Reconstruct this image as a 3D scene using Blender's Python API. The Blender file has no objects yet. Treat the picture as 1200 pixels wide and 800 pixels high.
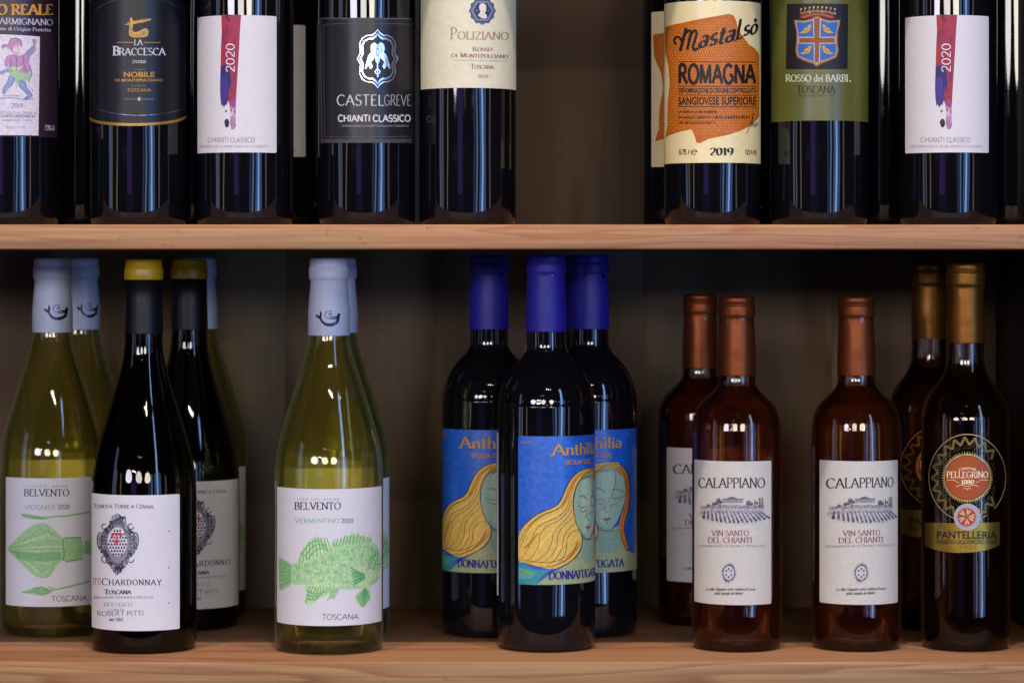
import bpy, bmesh, math, random
from mathutils import Vector
from mathutils.geometry import tessellate_polygon

PI = math.pi
R = math.radians
C = bpy.context.scene.collection
rnd = random.Random(7)

# ------------------------------------------------------------------ camera
F = 3388.0            # focal length in photo pixels (1200 wide)
CAM_Y, H = -2.2, 0.2937
cam_d = bpy.data.cameras.new('camera')
cam = bpy.data.objects.new('camera', cam_d)
C.objects.link(cam)
cam.location = (0, CAM_Y, H)
cam.rotation_euler = (R(90), 0, 0)
cam_d.sensor_width = 36
cam_d.lens = F * 36 / 1200
cam_d.shift_y = -(400 - 305) / 1200
cam_d.clip_start = 0.05
cam_d.clip_end = 60
cam_d.dof.use_dof = True
cam_d.dof.focus_distance = 2.165
cam_d.dof.aperture_fstop = 6.3
bpy.context.scene.camera = cam

# ------------------------------------------------------------------ light
sc = bpy.context.scene
world = bpy.data.worlds.new('World')
sc.world = world
world.use_nodes = True
bg = world.node_tree.nodes['Background']
bg.inputs[0].default_value = (0.62, 0.58, 0.62, 1)
bg.inputs[1].default_value = 0.03

def lamp(name, loc, target, sx, sy, power, col, spread=180):
    d = bpy.data.lights.new(name, 'AREA')
    d.shape = 'RECTANGLE'
    d.size, d.size_y = sx, sy
    d.energy = power
    d.color = col
    d.spread = R(spread)
    o = bpy.data.objects.new(name, d)
    C.objects.link(o)
    o.location = loc
    o.rotation_euler = (Vector(target) - Vector(loc)).to_track_quat('-Z', 'Y').to_euler()
    return o

def polar(az, dist, z):
    return (dist * math.sin(R(az)), -dist * math.cos(R(az)), z)

T0 = (0, 0, 0.25)
# the shop windows behind the camera, to the right: tall panes that run down to the floor
def tall_lamp(name, az, w, L_, col, dist=6.5, zc=0.3, h=2.5):
    lamp(name, polar(az, dist, zc), (0, 0, zc), w, h, PI * w * h * L_, col)
tall_lamp('window_light', 30.6, 0.50, 3.5, (0.22, 0.44, 1.0))
tall_lamp('window_light', 36.0, 0.52, 14.0, (0.28, 0.50, 1.0), 6.5, 1.65, 5.2)
tall_lamp('window_light', 42.0, 0.55, 3.0, (0.22, 0.44, 1.0))
tall_lamp('window_light', 22.0, 0.45, 4.5, (0.30, 0.50, 1.0))
tall_lamp('window_light', 15.5, 0.40, 1.4, (0.25, 0.40, 1.0))
tall_lamp('violet_light', -19, 0.90, 0.75, (0.40, 0.18, 1.0), 5.0, 0.48, 0.75)
tall_lamp('violet_light', -17, 1.30, 0.16, (0.40, 0.25, 1.0), 5.0, 0.0, 1.6)
tall_lamp('left_blue_fill', -64, 0.22, 2.6, (0.36, 0.52, 1.0), 2.4, 0.35, 1.2)  # blue side lamp, added to cool the labels at the left
# narrow upright warm lamps, added as fill left and right of the camera
for az, w, L_, c in ((-46, 0.20, 2.2, (1.0, 0.80, 0.62)), (-58, 0.30, 1.6, (1.0, 0.76, 0.66)), (55, 0.30, 1.4, (1.0, 0.80, 0.66))):
    tall_lamp('side_fill_light', az, w, L_, c, 5.0, 0.32, 1.5)
# shop hall lights: far behind the camera, only a little above it
for az, p, z, c in ((-30, 18, 0.98, (0.84, 0.82, 1.0)), (-8, 13, 1.02, (1.0, 0.95, 0.90)), (12, 16, 1.02, (1.0, 0.91, 0.76)),):
    lamp('hall_light', polar(az, 5.0, z), T0, 1.20, 0.58, p, c, 120).data.shape = 'ELLIPSE'
# ceiling spots, steep, close in front of the shelves
for i, (x, p, c) in enumerate(((-0.75, 13, (1.0, 0.82, 0.70)), (0.0, 13, (1.0, 0.80, 0.64)), (0.75, 12, (1.0, 0.74, 0.52)))):
    lamp('ceiling_spot', (x, -1.02, 2.90), (x, -0.05, 0.2), 0.07, 0.07, p, c, 120)
for i, x in enumerate((0.05, 0.32, 0.60)):
    lamp('small_spot', (x, -2.9, 2.1), (x * 0.5, 0, 0.3), 0.04, 0.04, 1.2, (1.0, 0.84, 0.66), 120)
for az in (-22.0, -19.5, -16.5):
    lamp('small_spot', polar(az, 5.0, 1.25), T0, 0.07, 0.07, 1.3, (1.0, 0.94, 0.92), 120)
lamp('violet_bar_light', (-0.42, -2.3, 0.98), (0, 0, 0.25), 0.34, 0.05, 0.35, (0.62, 0.50, 1.0))  # violet bar lamp, added to enrich the reflections in the glass

sc.view_settings.view_transform = 'Standard'
sc.view_settings.look = 'None'
sc.view_settings.exposure = 0.0
sc.view_settings.gamma = 1.0
sc.cycles.max_bounces = 24
sc.cycles.transmission_bounces = 20
sc.cycles.transparent_max_bounces = 40
sc.cycles.glossy_bounces = 8
sc.cycles.diffuse_bounces = 3
sc.cycles.sample_clamp_indirect = 3.0
sc.cycles.use_denoising = True
try:
    sc.cycles.denoising_prefilter = 'ACCURATE'
except Exception:
    pass

# ------------------------------------------------------------------ helpers
def lin(h):
    h = h.lstrip('#')
    out = []
    for i in (0, 2, 4):
        c = int(h[i:i + 2], 16) / 255
        out.append(c / 12.92 if c <= 0.04045 else ((c + 0.055) / 1.055) ** 2.4)
    return (out[0], out[1], out[2], 1.0)

def link(name, me, mat=None, parent=None):
    o = bpy.data.objects.new(name, me)
    C.objects.link(o)
    if mat is not None:
        me.materials.append(mat)
    if parent is not None:
        o.parent = parent
    return o

def empty(name, loc, rz, label, cat, group=None):
    o = bpy.data.objects.new(name, None)
    C.objects.link(o)
    o.empty_display_size = 0.02
    o.location = loc
    o.rotation_euler = (0, 0, rz)
    o['label'] = label
    o['category'] = cat
    if group:
        o['group'] = group
    return o

def copy_tree(o, parent=None):
    c = o.copy()
    C.objects.link(c)
    c.parent = parent
    for ch in list(o.children):
        copy_tree(ch, c)
    return c

# ------------------------------------------------------------------ materials
def newmat(name):
    m = bpy.data.materials.new(name)
    m.use_nodes = True
    nt = m.node_tree
    return m, nt, nt.nodes, nt.links, nt.nodes['Principled BSDF']

def pine(name, dark, mid, light, along='X', rough=0.5, ring=1.0, scale=1.0, seed=0.0, bump=0.25, fibre=(0.78, 1.12)):
    """softwood: long grain streaks, growth rings that arch round knots, fine pores"""
    m, nt, N, L, P = newmat(name)
    tc = N.new('ShaderNodeTexCoord')
    mp = N.new('ShaderNodeMapping')
    L.new(tc.outputs['Object'], mp.inputs[0])
    s = (1.6, 9, 30) if along == 'X' else (9, 9, 1.3)
    mp.inputs['Scale'].default_value = tuple(a * scale for a in s)
    mp.inputs['Location'].default_value = (seed, seed * 0.7, seed * 1.3)
    big = N.new('ShaderNodeTexNoise')
    big.inputs['Scale'].default_value = 1.3
    big.inputs['Detail'].default_value = 2
    big.inputs['Distortion'].default_value = 0.6
    L.new(mp.outputs[0], big.inputs['Vector'])
    mul = N.new('ShaderNodeMath'); mul.operation = 'MULTIPLY'
    mul.inputs[1].default_value = 7.0 * ring
    L.new(big.outputs[0], mul.inputs[0])
    fr = N.new('ShaderNodeMath'); fr.operation = 'FRACT'
    L.new(mul.outputs[0], fr.inputs[0])
    rr = N.new('ShaderNodeValToRGB')
    e = rr.color_ramp.elements
    e[0].position = 0.0; e[0].color = light
    e[1].position = 1.0; e[1].color = light
    a = e.new(0.55); a.color = mid
    b = e.new(0.88); b.color = dark
    L.new(fr.outputs[0], rr.inputs[0])
    fm = N.new('ShaderNodeMapping')
    L.new(tc.outputs['Object'], fm.inputs[0])
    fm.inputs['Scale'].default_value = (8, 220, 420) if along == 'X' else (420, 220, 7)
    fine = N.new('ShaderNodeTexNoise')
    fine.inputs['Scale'].default_value = 1.0
    fine.inputs['Detail'].default_value = 3
    L.new(fm.outputs[0], fine.inputs['Vector'])
    mr = N.new('ShaderNodeMapRange')
    mr.inputs[1].default_value = 0.3; mr.inputs[2].default_value = 0.7
    mr.inputs[3].default_value = fibre[0]; mr.inputs[4].default_value = fibre[1]
    L.new(fine.outputs[0], mr.inputs[0])
    mx = N.new('ShaderNodeMixRGB'); mx.blend_type = 'MULTIPLY'
    mx.inputs[0].default_value = 1.0
    L.new(rr.outputs[0], mx.inputs[1])
    L.new(mr.outputs[0], mx.inputs[2])
    # broad pink / yellow heart-wood drift
    hn = N.new('ShaderNodeTexNoise')
    hn.inputs['Scale'].default_value = 5.0
    hn.inputs['Detail'].default_value = 1
    L.new(tc.outputs['Object'], hn.inputs['Vector'])
    hr = N.new('ShaderNodeValToRGB')
    hr.color_ramp.elements[0].position = 0.35
    hr.color_ramp.elements[0].color = (1.0, 0.93, 0.86, 1)
    hr.color_ramp.elements[1].position = 0.65
    hr.color_ramp.elements[1].color = (1.0, 1.04, 1.0, 1)
    L.new(hn.outputs[0], hr.inputs[0])
    m2 = N.new('ShaderNodeMixRGB'); m2.blend_type = 'MULTIPLY'
    m2.inputs[0].default_value = 1.0
    L.new(mx.outputs[0], m2.inputs[1])
    L.new(hr.outputs[0], m2.inputs[2])
    sp = N.new('ShaderNodeTexNoise')
    sp.inputs['Scale'].default_value = 150.0
    sp.inputs['Detail'].default_value = 3
    L.new(tc.outputs['Object'], sp.inputs['Vector'])
    sr = N.new('ShaderNodeMapRange')
    sr.inputs[1].default_value = 0.66; sr.inputs[2].default_value = 0.74
    sr.inputs[3].default_value = 1.0; sr.inputs[4].default_value = 0.80
    L.new(sp.outputs[0], sr.inputs[0])
    m3 = N.new('ShaderNodeMixRGB'); m3.blend_type = 'MULTIPLY'
    m3.inputs[0].default_value = 1.0
    L.new(m2.outputs[0], m3.inputs[1]); L.new(sr.outputs[0], m3.inputs[2])
    L.new(m3.outputs[0], P.inputs['Base Color'])
    P.inputs['Roughness'].default_value = rough
    P.inputs['Specular IOR Level'].default_value = 0.35
    bp = N.new('ShaderNodeBump')
    bp.inputs['Strength'].default_value = bump
    bp.inputs['Distance'].default_value = 0.0004
    L.new(fine.outputs[0], bp.inputs['Height'])
    L.new(bp.outputs[0], P.inputs['Normal'])
    return m

def glass_mat(name, col, ior=1.5, rough=0.0, body=0.0, body_col=(0.3, 0.3, 0.1, 1), bump=0.0):
    """tinted clear glass or wine; body = translucent share that stands in for light inside the wine"""
    m, nt, N, L, P = newmat(name)
    N.remove(P)
    out = [n for n in N if n.type == 'OUTPUT_MATERIAL'][0]
    g = N.new('ShaderNodeBsdfGlass')
    g.inputs['Color'].default_value = (*col, 1)
    g.inputs['IOR'].default_value = ior
    g.inputs['Roughness'].default_value = rough
    if bump:
        tc = N.new('ShaderNodeTexCoord')
        mp = N.new('ShaderNodeMapping')
        mp.inputs['Scale'].default_value = (28, 28, 9)
        no = N.new('ShaderNodeTexNoise')
        no.inputs['Scale'].default_value = 1.0
        no.inputs['Detail'].default_value = 1.5
        bp = N.new('ShaderNodeBump')
        bp.inputs['Strength'].default_value = bump
        bp.inputs['Distance'].default_value = 0.0006
        L.new(tc.outputs['Object'], mp.inputs[0]); L.new(mp.outputs[0], no.inputs['Vector'])
        L.new(no.outputs[0], bp.inputs['Height']); L.new(bp.outputs[0], g.inputs['Normal'])
    last = g.outputs[0]
    if body > 0:
        t = N.new('ShaderNodeBsdfTranslucent')  # brightens the liquid in place of light carried through it
        t.inputs[0].default_value = body_col
        mx = N.new('ShaderNodeMixShader')
        mx.inputs[0].default_value = body
        L.new(last, mx.inputs[1]); L.new(t.outputs[0], mx.inputs[2])
        last = mx.outputs[0]
    L.new(last, out.inputs['Surface'])
    return m

def shell_mat(name, tint, bump=0.3, rim=(0.7, 0.8, 0.55), rim_share=0.0):
    """the thin clear wall of a bottle: lets light straight through, mirrors at its rim"""
    m, nt, N, L, P = newmat(name)
    N.remove(P)
    out = [n for n in N if n.type == 'OUTPUT_MATERIAL'][0]
    t = N.new('ShaderNodeBsdfTransparent'); t.inputs[0].default_value = (*tint, 1)
    g = N.new('ShaderNodeBsdfGlossy'); g.inputs['Roughness'].default_value = 0.02
    fr = N.new('ShaderNodeFresnel'); fr.inputs['IOR'].default_value = 1.5
    tc = N.new('ShaderNodeTexCoord'); mp = N.new('ShaderNodeMapping')
    mp.inputs['Scale'].default_value = (30, 30, 8)
    no = N.new('ShaderNodeTexNoise'); no.inputs['Scale'].default_value = 1.0; no.inputs['Detail'].default_value = 1.5
    bp = N.new('ShaderNodeBump'); bp.inputs['Strength'].default_value = bump; bp.inputs['Distance'].default_value = 0.0008
    L.new(tc.outputs['Object'], mp.inputs[0]); L.new(mp.outputs[0], no.inputs['Vector'])
    L.new(no.outputs[0], bp.inputs['Height']); L.new(bp.outputs[0], g.inputs['Normal'])
    mx = N.new('ShaderNodeMixShader')
    L.new(fr.outputs[0], mx.inputs[0]); L.new(t.outputs[0], mx.inputs[1]); L.new(g.outputs[0], mx.inputs[2])
    last = mx.outputs[0]
    if rim_share > 0:
        # pale rim colour stands in for light bent through the glass edge
        lw = N.new('ShaderNodeLayerWeight'); lw.inputs['Blend'].default_value = 0.5
        pw = N.new('ShaderNodeMath'); pw.operation = 'POWER'; pw.inputs[1].default_value = 4.5
        mu = N.new('ShaderNodeMath'); mu.operation = 'MULTIPLY'; mu.inputs[1].default_value = rim_share
        tr = N.new('ShaderNodeBsdfTranslucent'); tr.inputs[0].default_value = (*rim, 1)
        df = N.new('ShaderNodeBsdfDiffuse'); df.inputs[0].default_value = (*rim, 1)
        ad = N.new('ShaderNodeMixShader'); ad.inputs[0].default_value = 0.5
        L.new(tr.outputs[0], ad.inputs[1]); L.new(df.outputs[0], ad.inputs[2])
        m2 = N.new('ShaderNodeMixShader')
        L.new(lw.outputs['Facing'], pw.inputs[0]); L.new(pw.outputs[0], mu.inputs[0])
        L.new(mu.outputs[0], m2.inputs[0]); L.new(last, m2.inputs[1]); L.new(ad.outputs[0], m2.inputs[2])
        last = m2.outputs[0]
    L.new(last, out.inputs['Surface'])
    return m

def wine_mat(name, tint, clear, body, body_col):
    """wine: bends light, lets part of it straight through and glows faintly where it is lit"""
    m = glass_mat(name, tint, 1.34, 0.0, body, body_col)
    nt = m.node_tree
    out = [n for n in nt.nodes if n.type == 'OUTPUT_MATERIAL'][0]
    last = out.inputs['Surface'].links[0].from_socket
    t = nt.nodes.new('ShaderNodeBsdfTransparent')
    t.inputs[0].default_value = (*tint, 1)
    mx = nt.nodes.new('ShaderNodeMixShader')
    mx.inputs[0].default_value = clear
    nt.links.new(last, mx.inputs[1]); nt.links.new(t.outputs[0], mx.inputs[2])
    nt.links.new(mx.outputs[0], out.inputs['Surface'])
    return m

def dark_glass(name, col=(0.003, 0.003, 0.005)):
    m, nt, N, L, P = newmat(name)
    P.inputs['Base Color'].default_value = (*col, 1)
    P.inputs['Roughness'].default_value = 0.035
    P.inputs['IOR'].default_value = 1.52
    tc = N.new('ShaderNodeTexCoord')
    mp = N.new('ShaderNodeMapping')
    mp.inputs['Scale'].default_value = (30, 30, 7)
    no = N.new('ShaderNodeTexNoise')
    no.inputs['Scale'].default_value = 1.0
    no.inputs['Detail'].default_value = 1.5
    L.new(tc.outputs['Object'], mp.inputs[0]); L.new(mp.outputs[0], no.inputs['Vector'])
    fn = N.new('ShaderNodeTexNoise')
    fn.inputs['Scale'].default_value = 700.0
    L.new(tc.outputs['Object'], fn.inputs['Vector'])
    ad = N.new('ShaderNodeMath'); ad.operation = 'MULTIPLY_ADD'
    ad.inputs[1].default_value = 0.003
    L.new(fn.outputs[0], ad.inputs[0]); L.new(no.outputs[0], ad.inputs[2])
    bp = N.new('ShaderNodeBump')
    bp.inputs['Strength'].default_value = 0.9
    bp.inputs['Distance'].default_value = 0.0010
    L.new(ad.outputs[0], bp.inputs['Height']); L.new(bp.outputs[0], P.inputs['Normal'])
    # smudges and settled dust
    sm = N.new('ShaderNodeTexNoise')
    sm.inputs['Scale'].default_value = 38.0
    sm.inputs['Detail'].default_value = 4
    L.new(tc.outputs['Object'], sm.inputs['Vector'])
    r = N.new('ShaderNodeMapRange')
    r.inputs[1].default_value = 0.45; r.inputs[2].default_value = 0.8
    r.inputs[3].default_value = 0.02; r.inputs[4].default_value = 0.07
    L.new(sm.outputs[0], r.inputs[0]); L.new(r.outputs[0], P.inputs['Roughness'])
    return m

def paper(name, hexcol, rough=0.55, spec=0.4, var=0.06, metallic=0.0, scale=260):
    m, nt, N, L, P = newmat(name)
    c = lin(hexcol)
    tc = N.new('ShaderNodeTexCoord')
    no = N.new('ShaderNodeTexNoise')
    no.inputs['Scale'].default_value = scale
    no.inputs['Detail'].default_value = 4
    L.new(tc.outputs['Object'], no.inputs['Vector'])
    mr = N.new('ShaderNodeMapRange')
    mr.inputs[1].default_value = 0.3; mr.inputs[2].default_value = 0.7
    mr.inputs[3].default_value = 1 - var; mr.inputs[4].default_value = 1 + var
    L.new(no.outputs[0], mr.inputs[0])
    mx = N.new('ShaderNodeMixRGB'); mx.blend_type = 'MULTIPLY'
    mx.inputs[0].default_value = 1
    mx.inputs[1].default_value = c
    L.new(mr.outputs[0], mx.inputs[2])
    L.new(mx.outputs[0], P.inputs['Base Color'])
    P.inputs['Roughness'].default_value = rough
    P.inputs['Specular IOR Level'].default_value = spec
    P.inputs['Metallic'].default_value = metallic
    bp = N.new('ShaderNodeBump')
    bp.inputs['Strength'].default_value = 0.2
    bp.inputs['Distance'].default_value = 0.0002
    L.new(no.outputs[0], bp.inputs['Height'])
    wv = N.new('ShaderNodeTexNoise')
    wv.inputs['Scale'].default_value = 48
    wv.inputs['Detail'].default_value = 2
    L.new(tc.outputs['Object'], wv.inputs['Vector'])
    b2 = N.new('ShaderNodeBump')
    b2.inputs['Strength'].default_value = 0.5
    b2.inputs['Distance'].default_value = 0.0007
    L.new(wv.outputs[0], b2.inputs['Height']); L.new(bp.outputs[0], b2.inputs['Normal'])
    L.new(b2.outputs[0], P.inputs['Normal'])
    return m

def ink_mat(name, rough=0.5, metallic=0.0, spec=0.4):
    m, nt, N, L, P = newmat(name)
    at = N.new('ShaderNodeAttribute')
    at.attribute_name = 'Ink'
    tc = N.new('ShaderNodeTexCoord')
    no = N.new('ShaderNodeTexNoise')
    no.inputs['Scale'].default_value = 500
    L.new(tc.outputs['Object'], no.inputs['Vector'])
    mr = N.new('ShaderNodeMapRange')
    mr.inputs[1].default_value = 0.3; mr.inputs[2].default_value = 0.7
    mr.inputs[3].default_value = 0.86; mr.inputs[4].default_value = 1.12
    L.new(no.outputs[0], mr.inputs[0])
    mx = N.new('ShaderNodeMixRGB'); mx.blend_type = 'MULTIPLY'
    mx.inputs[0].default_value = 1
    L.new(at.outputs['Color'], mx.inputs[1]); L.new(mr.outputs[0], mx.inputs[2])
    L.new(mx.outputs[0], P.inputs['Base Color'])
    P.inputs['Roughness'].default_value = rough
    P.inputs['Metallic'].default_value = metallic
    P.inputs['Specular IOR Level'].default_value = spec
    return m

def foil(name, hexcol, rough=0.35, metallic=0.0, spec=0.5, crinkle=0.3):
    """capsule plastic or tin foil with fine rub marks and soft dents"""
    m, nt, N, L, P = newmat(name)
    tc = N.new('ShaderNodeTexCoord')
    no = N.new('ShaderNodeTexNoise')
    no.inputs['Scale'].default_value = 60
    no.inputs['Detail'].default_value = 5
    L.new(tc.outputs['Object'], no.inputs['Vector'])
    mr = N.new('ShaderNodeMapRange')
    mr.inputs[3].default_value = 0.85; mr.inputs[4].default_value = 1.12
    L.new(no.outputs[0], mr.inputs[0])
    mx = N.new('ShaderNodeMixRGB'); mx.blend_type = 'MULTIPLY'
    mx.inputs[0].default_value = 1
    mx.inputs[1].default_value = lin(hexcol)
    L.new(mr.outputs[0], mx.inputs[2]); L.new(mx.outputs[0], P.inputs['Base Color'])
    P.inputs['Roughness'].default_value = rough
    P.inputs['Metallic'].default_value = metallic
    P.inputs['Specular IOR Level'].default_value = spec
    bp = N.new('ShaderNodeBump')
    bp.inputs['Strength'].default_value = crinkle
    bp.inputs['Distance'].default_value = 0.0014
    L.new(no.outputs[0], bp.inputs['Height']); L.new(bp.outputs[0], P.inputs['Normal'])
    return m

INK = ink_mat('printed_ink')
GOLD = ink_mat('gold_foil_print', 0.42, 0.55)
SILVER = ink_mat('silver_foil_print', 0.25, 0.85)
SHINY_INK = ink_mat('raised_varnish_ink', 0.12, 0.0, 0.9)
M_DARK = dark_glass('near_black_bottle_glass')
M_CLEAR = shell_mat('pale_green_clear_glass', (0.985, 0.985, 0.91), 0.9, (0.76, 0.80, 0.48), 0.36)
M_WHITEWINE = wine_mat('straw_white_wine', (0.995, 0.955, 0.66), 0.70, 0.16, (1.0, 0.86, 0.32, 1))
M_OLIVE = shell_mat('dark_olive_glass', (0.40, 0.40, 0.17), 0.8)
M_AMBERGLASS = shell_mat('clear_neutral_glass', (0.95, 0.92, 0.86), 0.7, (0.55, 0.22, 0.08), 0.20)
M_VINSANTO = wine_mat('amber_red_wine', (0.84, 0.46, 0.22), 0.70, 0.15, (0.85, 0.34, 0.12, 1))
M_PASSITO = wine_mat('brown_amber_wine', (0.60, 0.34, 0.14), 0.45, 0.02, (0.5, 0.24, 0.06, 1))
BEAD = glass_mat('bead_glass', (0.9, 0.92, 0.85), 1.5)
P_WHITE = paper('white_label_paper', '#dcdae0', 0.6, 0.3, 0.025)
P_WARM = paper('warm_white_label_paper', '#cfcbc3', 0.6, 0.3, 0.04)
P_CREAM = paper('cream_label_paper', '#e0dcbe', 0.5, 0.5, 0.05)
P_YELLOWISH = paper('pale_yellow_label_paper', '#e6d8a4', 0.33, 0.5, 0.03)
P_BLACK = paper('black_label_paper', '#201e21', 0.36, 0.4, 0.08)
P_NAVY = paper('midnight_blue_label_paper', '#101119', 0.38, 0.35, 0.08)
P_PURPLE = paper('dusky_purple_label_paper', '#2c1b27', 0.4, 0.5, 0.06)
P_GREEN = paper('olive_green_label_paper', '#585c22', 0.34, 0.45, 0.06)
P_BLUE = paper('ultramarine_label_paper', '#1c5ec6', 0.34, 0.6, 0.25, scale=330)
# ------------------------------------------------------------------ pen-stroke lettering
GL = {
'A': (.88, "l .06 0 .43 1|l .43 1 .82 0|l .2 .36 .68 .36|s .06 0|s .82 0"),
'B': (.72, "l .15 0 .15 1|l .15 1 .36 1|a .36 .76 .22 .24 90 -90|l .15 .52 .38 .52|a .38 .26 .26 .26 90 -90|l .15 0 .38 0|h .15 0|h .15 1"),
'C': (.82, "a .46 .5 .38 .5 45 315|v .73 .84"),
'D': (.86, "l .15 0 .15 1|l .15 1 .36 1|a .36 .5 .42 .5 90 -90|l .15 0 .36 0|h .15 0|h .15 1"),
'E': (.68, "l .15 0 .15 1|l .15 1 .58 1|l .15 .52 .46 .52|l .15 0 .6 0|h .15 0|h .15 1|v .58 .93|v .6 .07"),
'F': (.64, "l .15 0 .15 1|l .15 1 .58 1|l .15 .52 .46 .52|s .15 0|h .15 1|v .58 .93"),
'G': (.9, "a .46 .5 .38 .5 45 320|l .52 .43 .8 .43|l .8 .43 .78 .1|s .76 .43"),
'H': (.9, "l .15 0 .15 1|l .75 0 .75 1|l .15 .52 .75 .52|s .15 0|s .15 1|s .75 0|s .75 1"),
'I': (.32, "l .16 0 .16 1|s .16 0|s .16 1"),
'J': (.42, "l .26 1 .26 .1|a .12 .1 .14 .2 0 -100|s .26 1"),
'K': (.82, "l .15 0 .15 1|l .66 1 .17 .45|l .3 .58 .74 0|s .15 0|s .15 1|s .66 1|s .74 0"),
'L': (.66, "l .15 0 .15 1|l .15 0 .6 0|s .15 1|h .15 0|v .6 .07"),
'M': (1.04, "l .14 0 .17 1|l .17 1 .5 .04|l .5 .04 .86 1|l .89 0 .86 1|s .14 0|s .89 0|h .17 1"),
'N': (.88, "l .14 0 .14 1|l .14 1 .75 0|l .75 0 .75 1|s .14 0|s .75 1|h .14 1"),
'O': (.92, "a .46 .5 .38 .5 0 360"),
'P': (.7, "l .15 0 .15 1|l .15 1 .38 1|a .38 .73 .26 .27 90 -90|l .15 .46 .38 .46|s .15 0|h .15 1"),
'Q': (.92, "a .46 .5 .38 .5 0 360|l .5 .18 .9 -.2"),
'R': (.8, "l .15 0 .15 1|l .15 1 .38 1|a .38 .75 .24 .25 90 -90|l .15 .5 .38 .5|l .36 .5 .74 0|s .15 0|h .15 1|s .75 0"),
'S': (.64, "a .33 .75 .22 .25 35 270|a .33 .25 .25 .25 90 -150"),
'T': (.78, "l .39 0 .39 1|l .06 1 .72 1|s .39 0|v .06 .92|v .72 .92"),
'U': (.86, "l .15 1 .15 .34|a .43 .34 .28 .34 180 360|l .71 .34 .71 1|s .15 1|s .71 1"),
'V': (.84, "l .06 1 .43 0|l .43 0 .78 1|s .06 1|s .78 1"),
'W': (1.2, "l .06 1 .36 0|l .36 0 .6 1|l .6 1 .86 0|l .86 0 1.14 1|s .06 1|s 1.14 1"),
'X': (.8, "l .08 1 .72 0|l .7 1 .08 0|s .08 1|s .7 1|s .08 0|s .72 0"),
'Y': (.8, "l .06 1 .4 .48|l .74 1 .4 .48|l .4 .48 .4 0|s .06 1|s .74 1|s .4 0"),
'Z': (.74, "l .08 1 .66 1|l .66 1 .08 0|l .08 0 .66 0|v .08 .93|v .66 .07"),
'0': (.66, "a .33 .5 .25 .5 0 360"),
'1': (.5, "l .1 .8 .28 1|l .28 1 .28 0|s .28 0"),
'2': (.66, "a .32 .74 .23 .26 165 -30|l .52 .6 .08 0|l .08 0 .58 0"),
'3': (.64, "a .3 .76 .2 .24 150 -90|a .3 .27 .25 .27 90 -150"),
'5': (.64, "l .56 1 .16 1|l .16 1 .13 .58|a .32 .3 .24 .32 130 -150"),
'6': (.66, "a .34 .3 .24 .3 0 360|a .44 .4 .34 .6 100 180"),
'7': (.62, "l .06 1 .56 1|l .56 1 .22 0"),
'8': (.66, "a .33 .76 .2 .24 0 360|a .33 .27 .25 .27 0 360"),
'9': (.66, "a .32 .7 .24 .3 0 360|a .22 .6 .34 .6 -80 0"),
'.': (.26, "d .12 .05"), ',': (.26, "l .14 .08 .08 -.12"), '-': (.4, "l .06 .35 .34 .35"),
"'": (.2, "l .1 1 .1 .78"), ' ': (.36, ""), '%': (.8, "a .2 .75 .13 .22 0 360|a .6 .25 .13 .22 0 360|l .66 1 .14 0"),
'a': (.56, "a .25 .17 .17 .17 0 360|l .43 .44 .43 0|a .27 .44 .16 .18 0 150"),
'b': (.6, "l .13 1 .13 0|a .32 .31 .2 .31 0 360|h .13 1"),
'c': (.52, "a .3 .31 .21 .31 50 310"),
'd': (.62, "a .28 .31 .19 .31 0 360|l .48 1 .48 0|h .48 1"),
'e': (.54, "l .08 .34 .48 .34|a .29 .31 .2 .31 8 305"),
'f': (.38, "l .17 0 .17 .8|a .31 .8 .14 .18 180 50|l .03 .6 .33 .6|s .17 0"),
'g': (.58, "a .27 .33 .19 .28 0 360|l .47 .6 .47 -.06|a .27 -.06 .2 .2 0 -150"),
'h': (.62, "l .13 0 .13 1|a .31 .4 .18 .22 180 0|l .49 .4 .49 0|s .13 0|s .49 0|h .13 1"),
'i': (.28, "l .14 0 .14 .6|d .14 .85|s .14 0|h .14 .6"),
'\u00ec': (.28, "l .14 0 .14 .6|l .02 1.02 .17 .8|s .14 0|h .14 .6"),
'l': (.28, "l .14 0 .14 1|s .14 0|h .14 1"),
'm': (.92, "l .13 0 .13 .6|a .29 .42 .16 .2 180 0|l .45 .42 .45 0|a .61 .42 .16 .2 180 0|l .77 .42 .77 0|s .13 0|s .45 0|s .77 0"),
'n': (.62, "l .13 0 .13 .6|a .31 .4 .18 .22 180 0|l .49 .4 .49 0|s .13 0|s .49 0|h .13 .6"),
'o': (.58, "a .29 .31 .21 .31 0 360"),
'\u00f2': (.58, "a .29 .31 .21 .31 0 360|l .18 1.0 .32 .76"),
'p': (.6, "l .13 .6 .13 -.3|a .32 .31 .2 .31 0 360|s .13 -.3"),
'q': (.6, "a .28 .31 .2 .31 0 360|l .48 .6 .48 -.3"),
'r': (.42, "l .13 0 .13 .6|a .3 .36 .17 .24 170 60|s .13 0|h .13 .6"),
's': (.46, "a .23 .46 .14 .16 35 270|a .23 .15 .16 .15 90 -150"),
't': (.38, "l .17 .86 .17 .12|a .29 .12 .12 .12 180 300|l .03 .6 .33 .6"),
'u': (.62, "l .13 .6 .13 .22|a .3 .22 .17 .22 180 360|l .47 .6 .47 0"),
'v': (.54, "l .05 .6 .27 0|l .27 0 .49 .6"),
'z': (.5, "l .06 .6 .44 .6|l .44 .6 .06 0|l .06 0 .45 0"),
}

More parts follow.
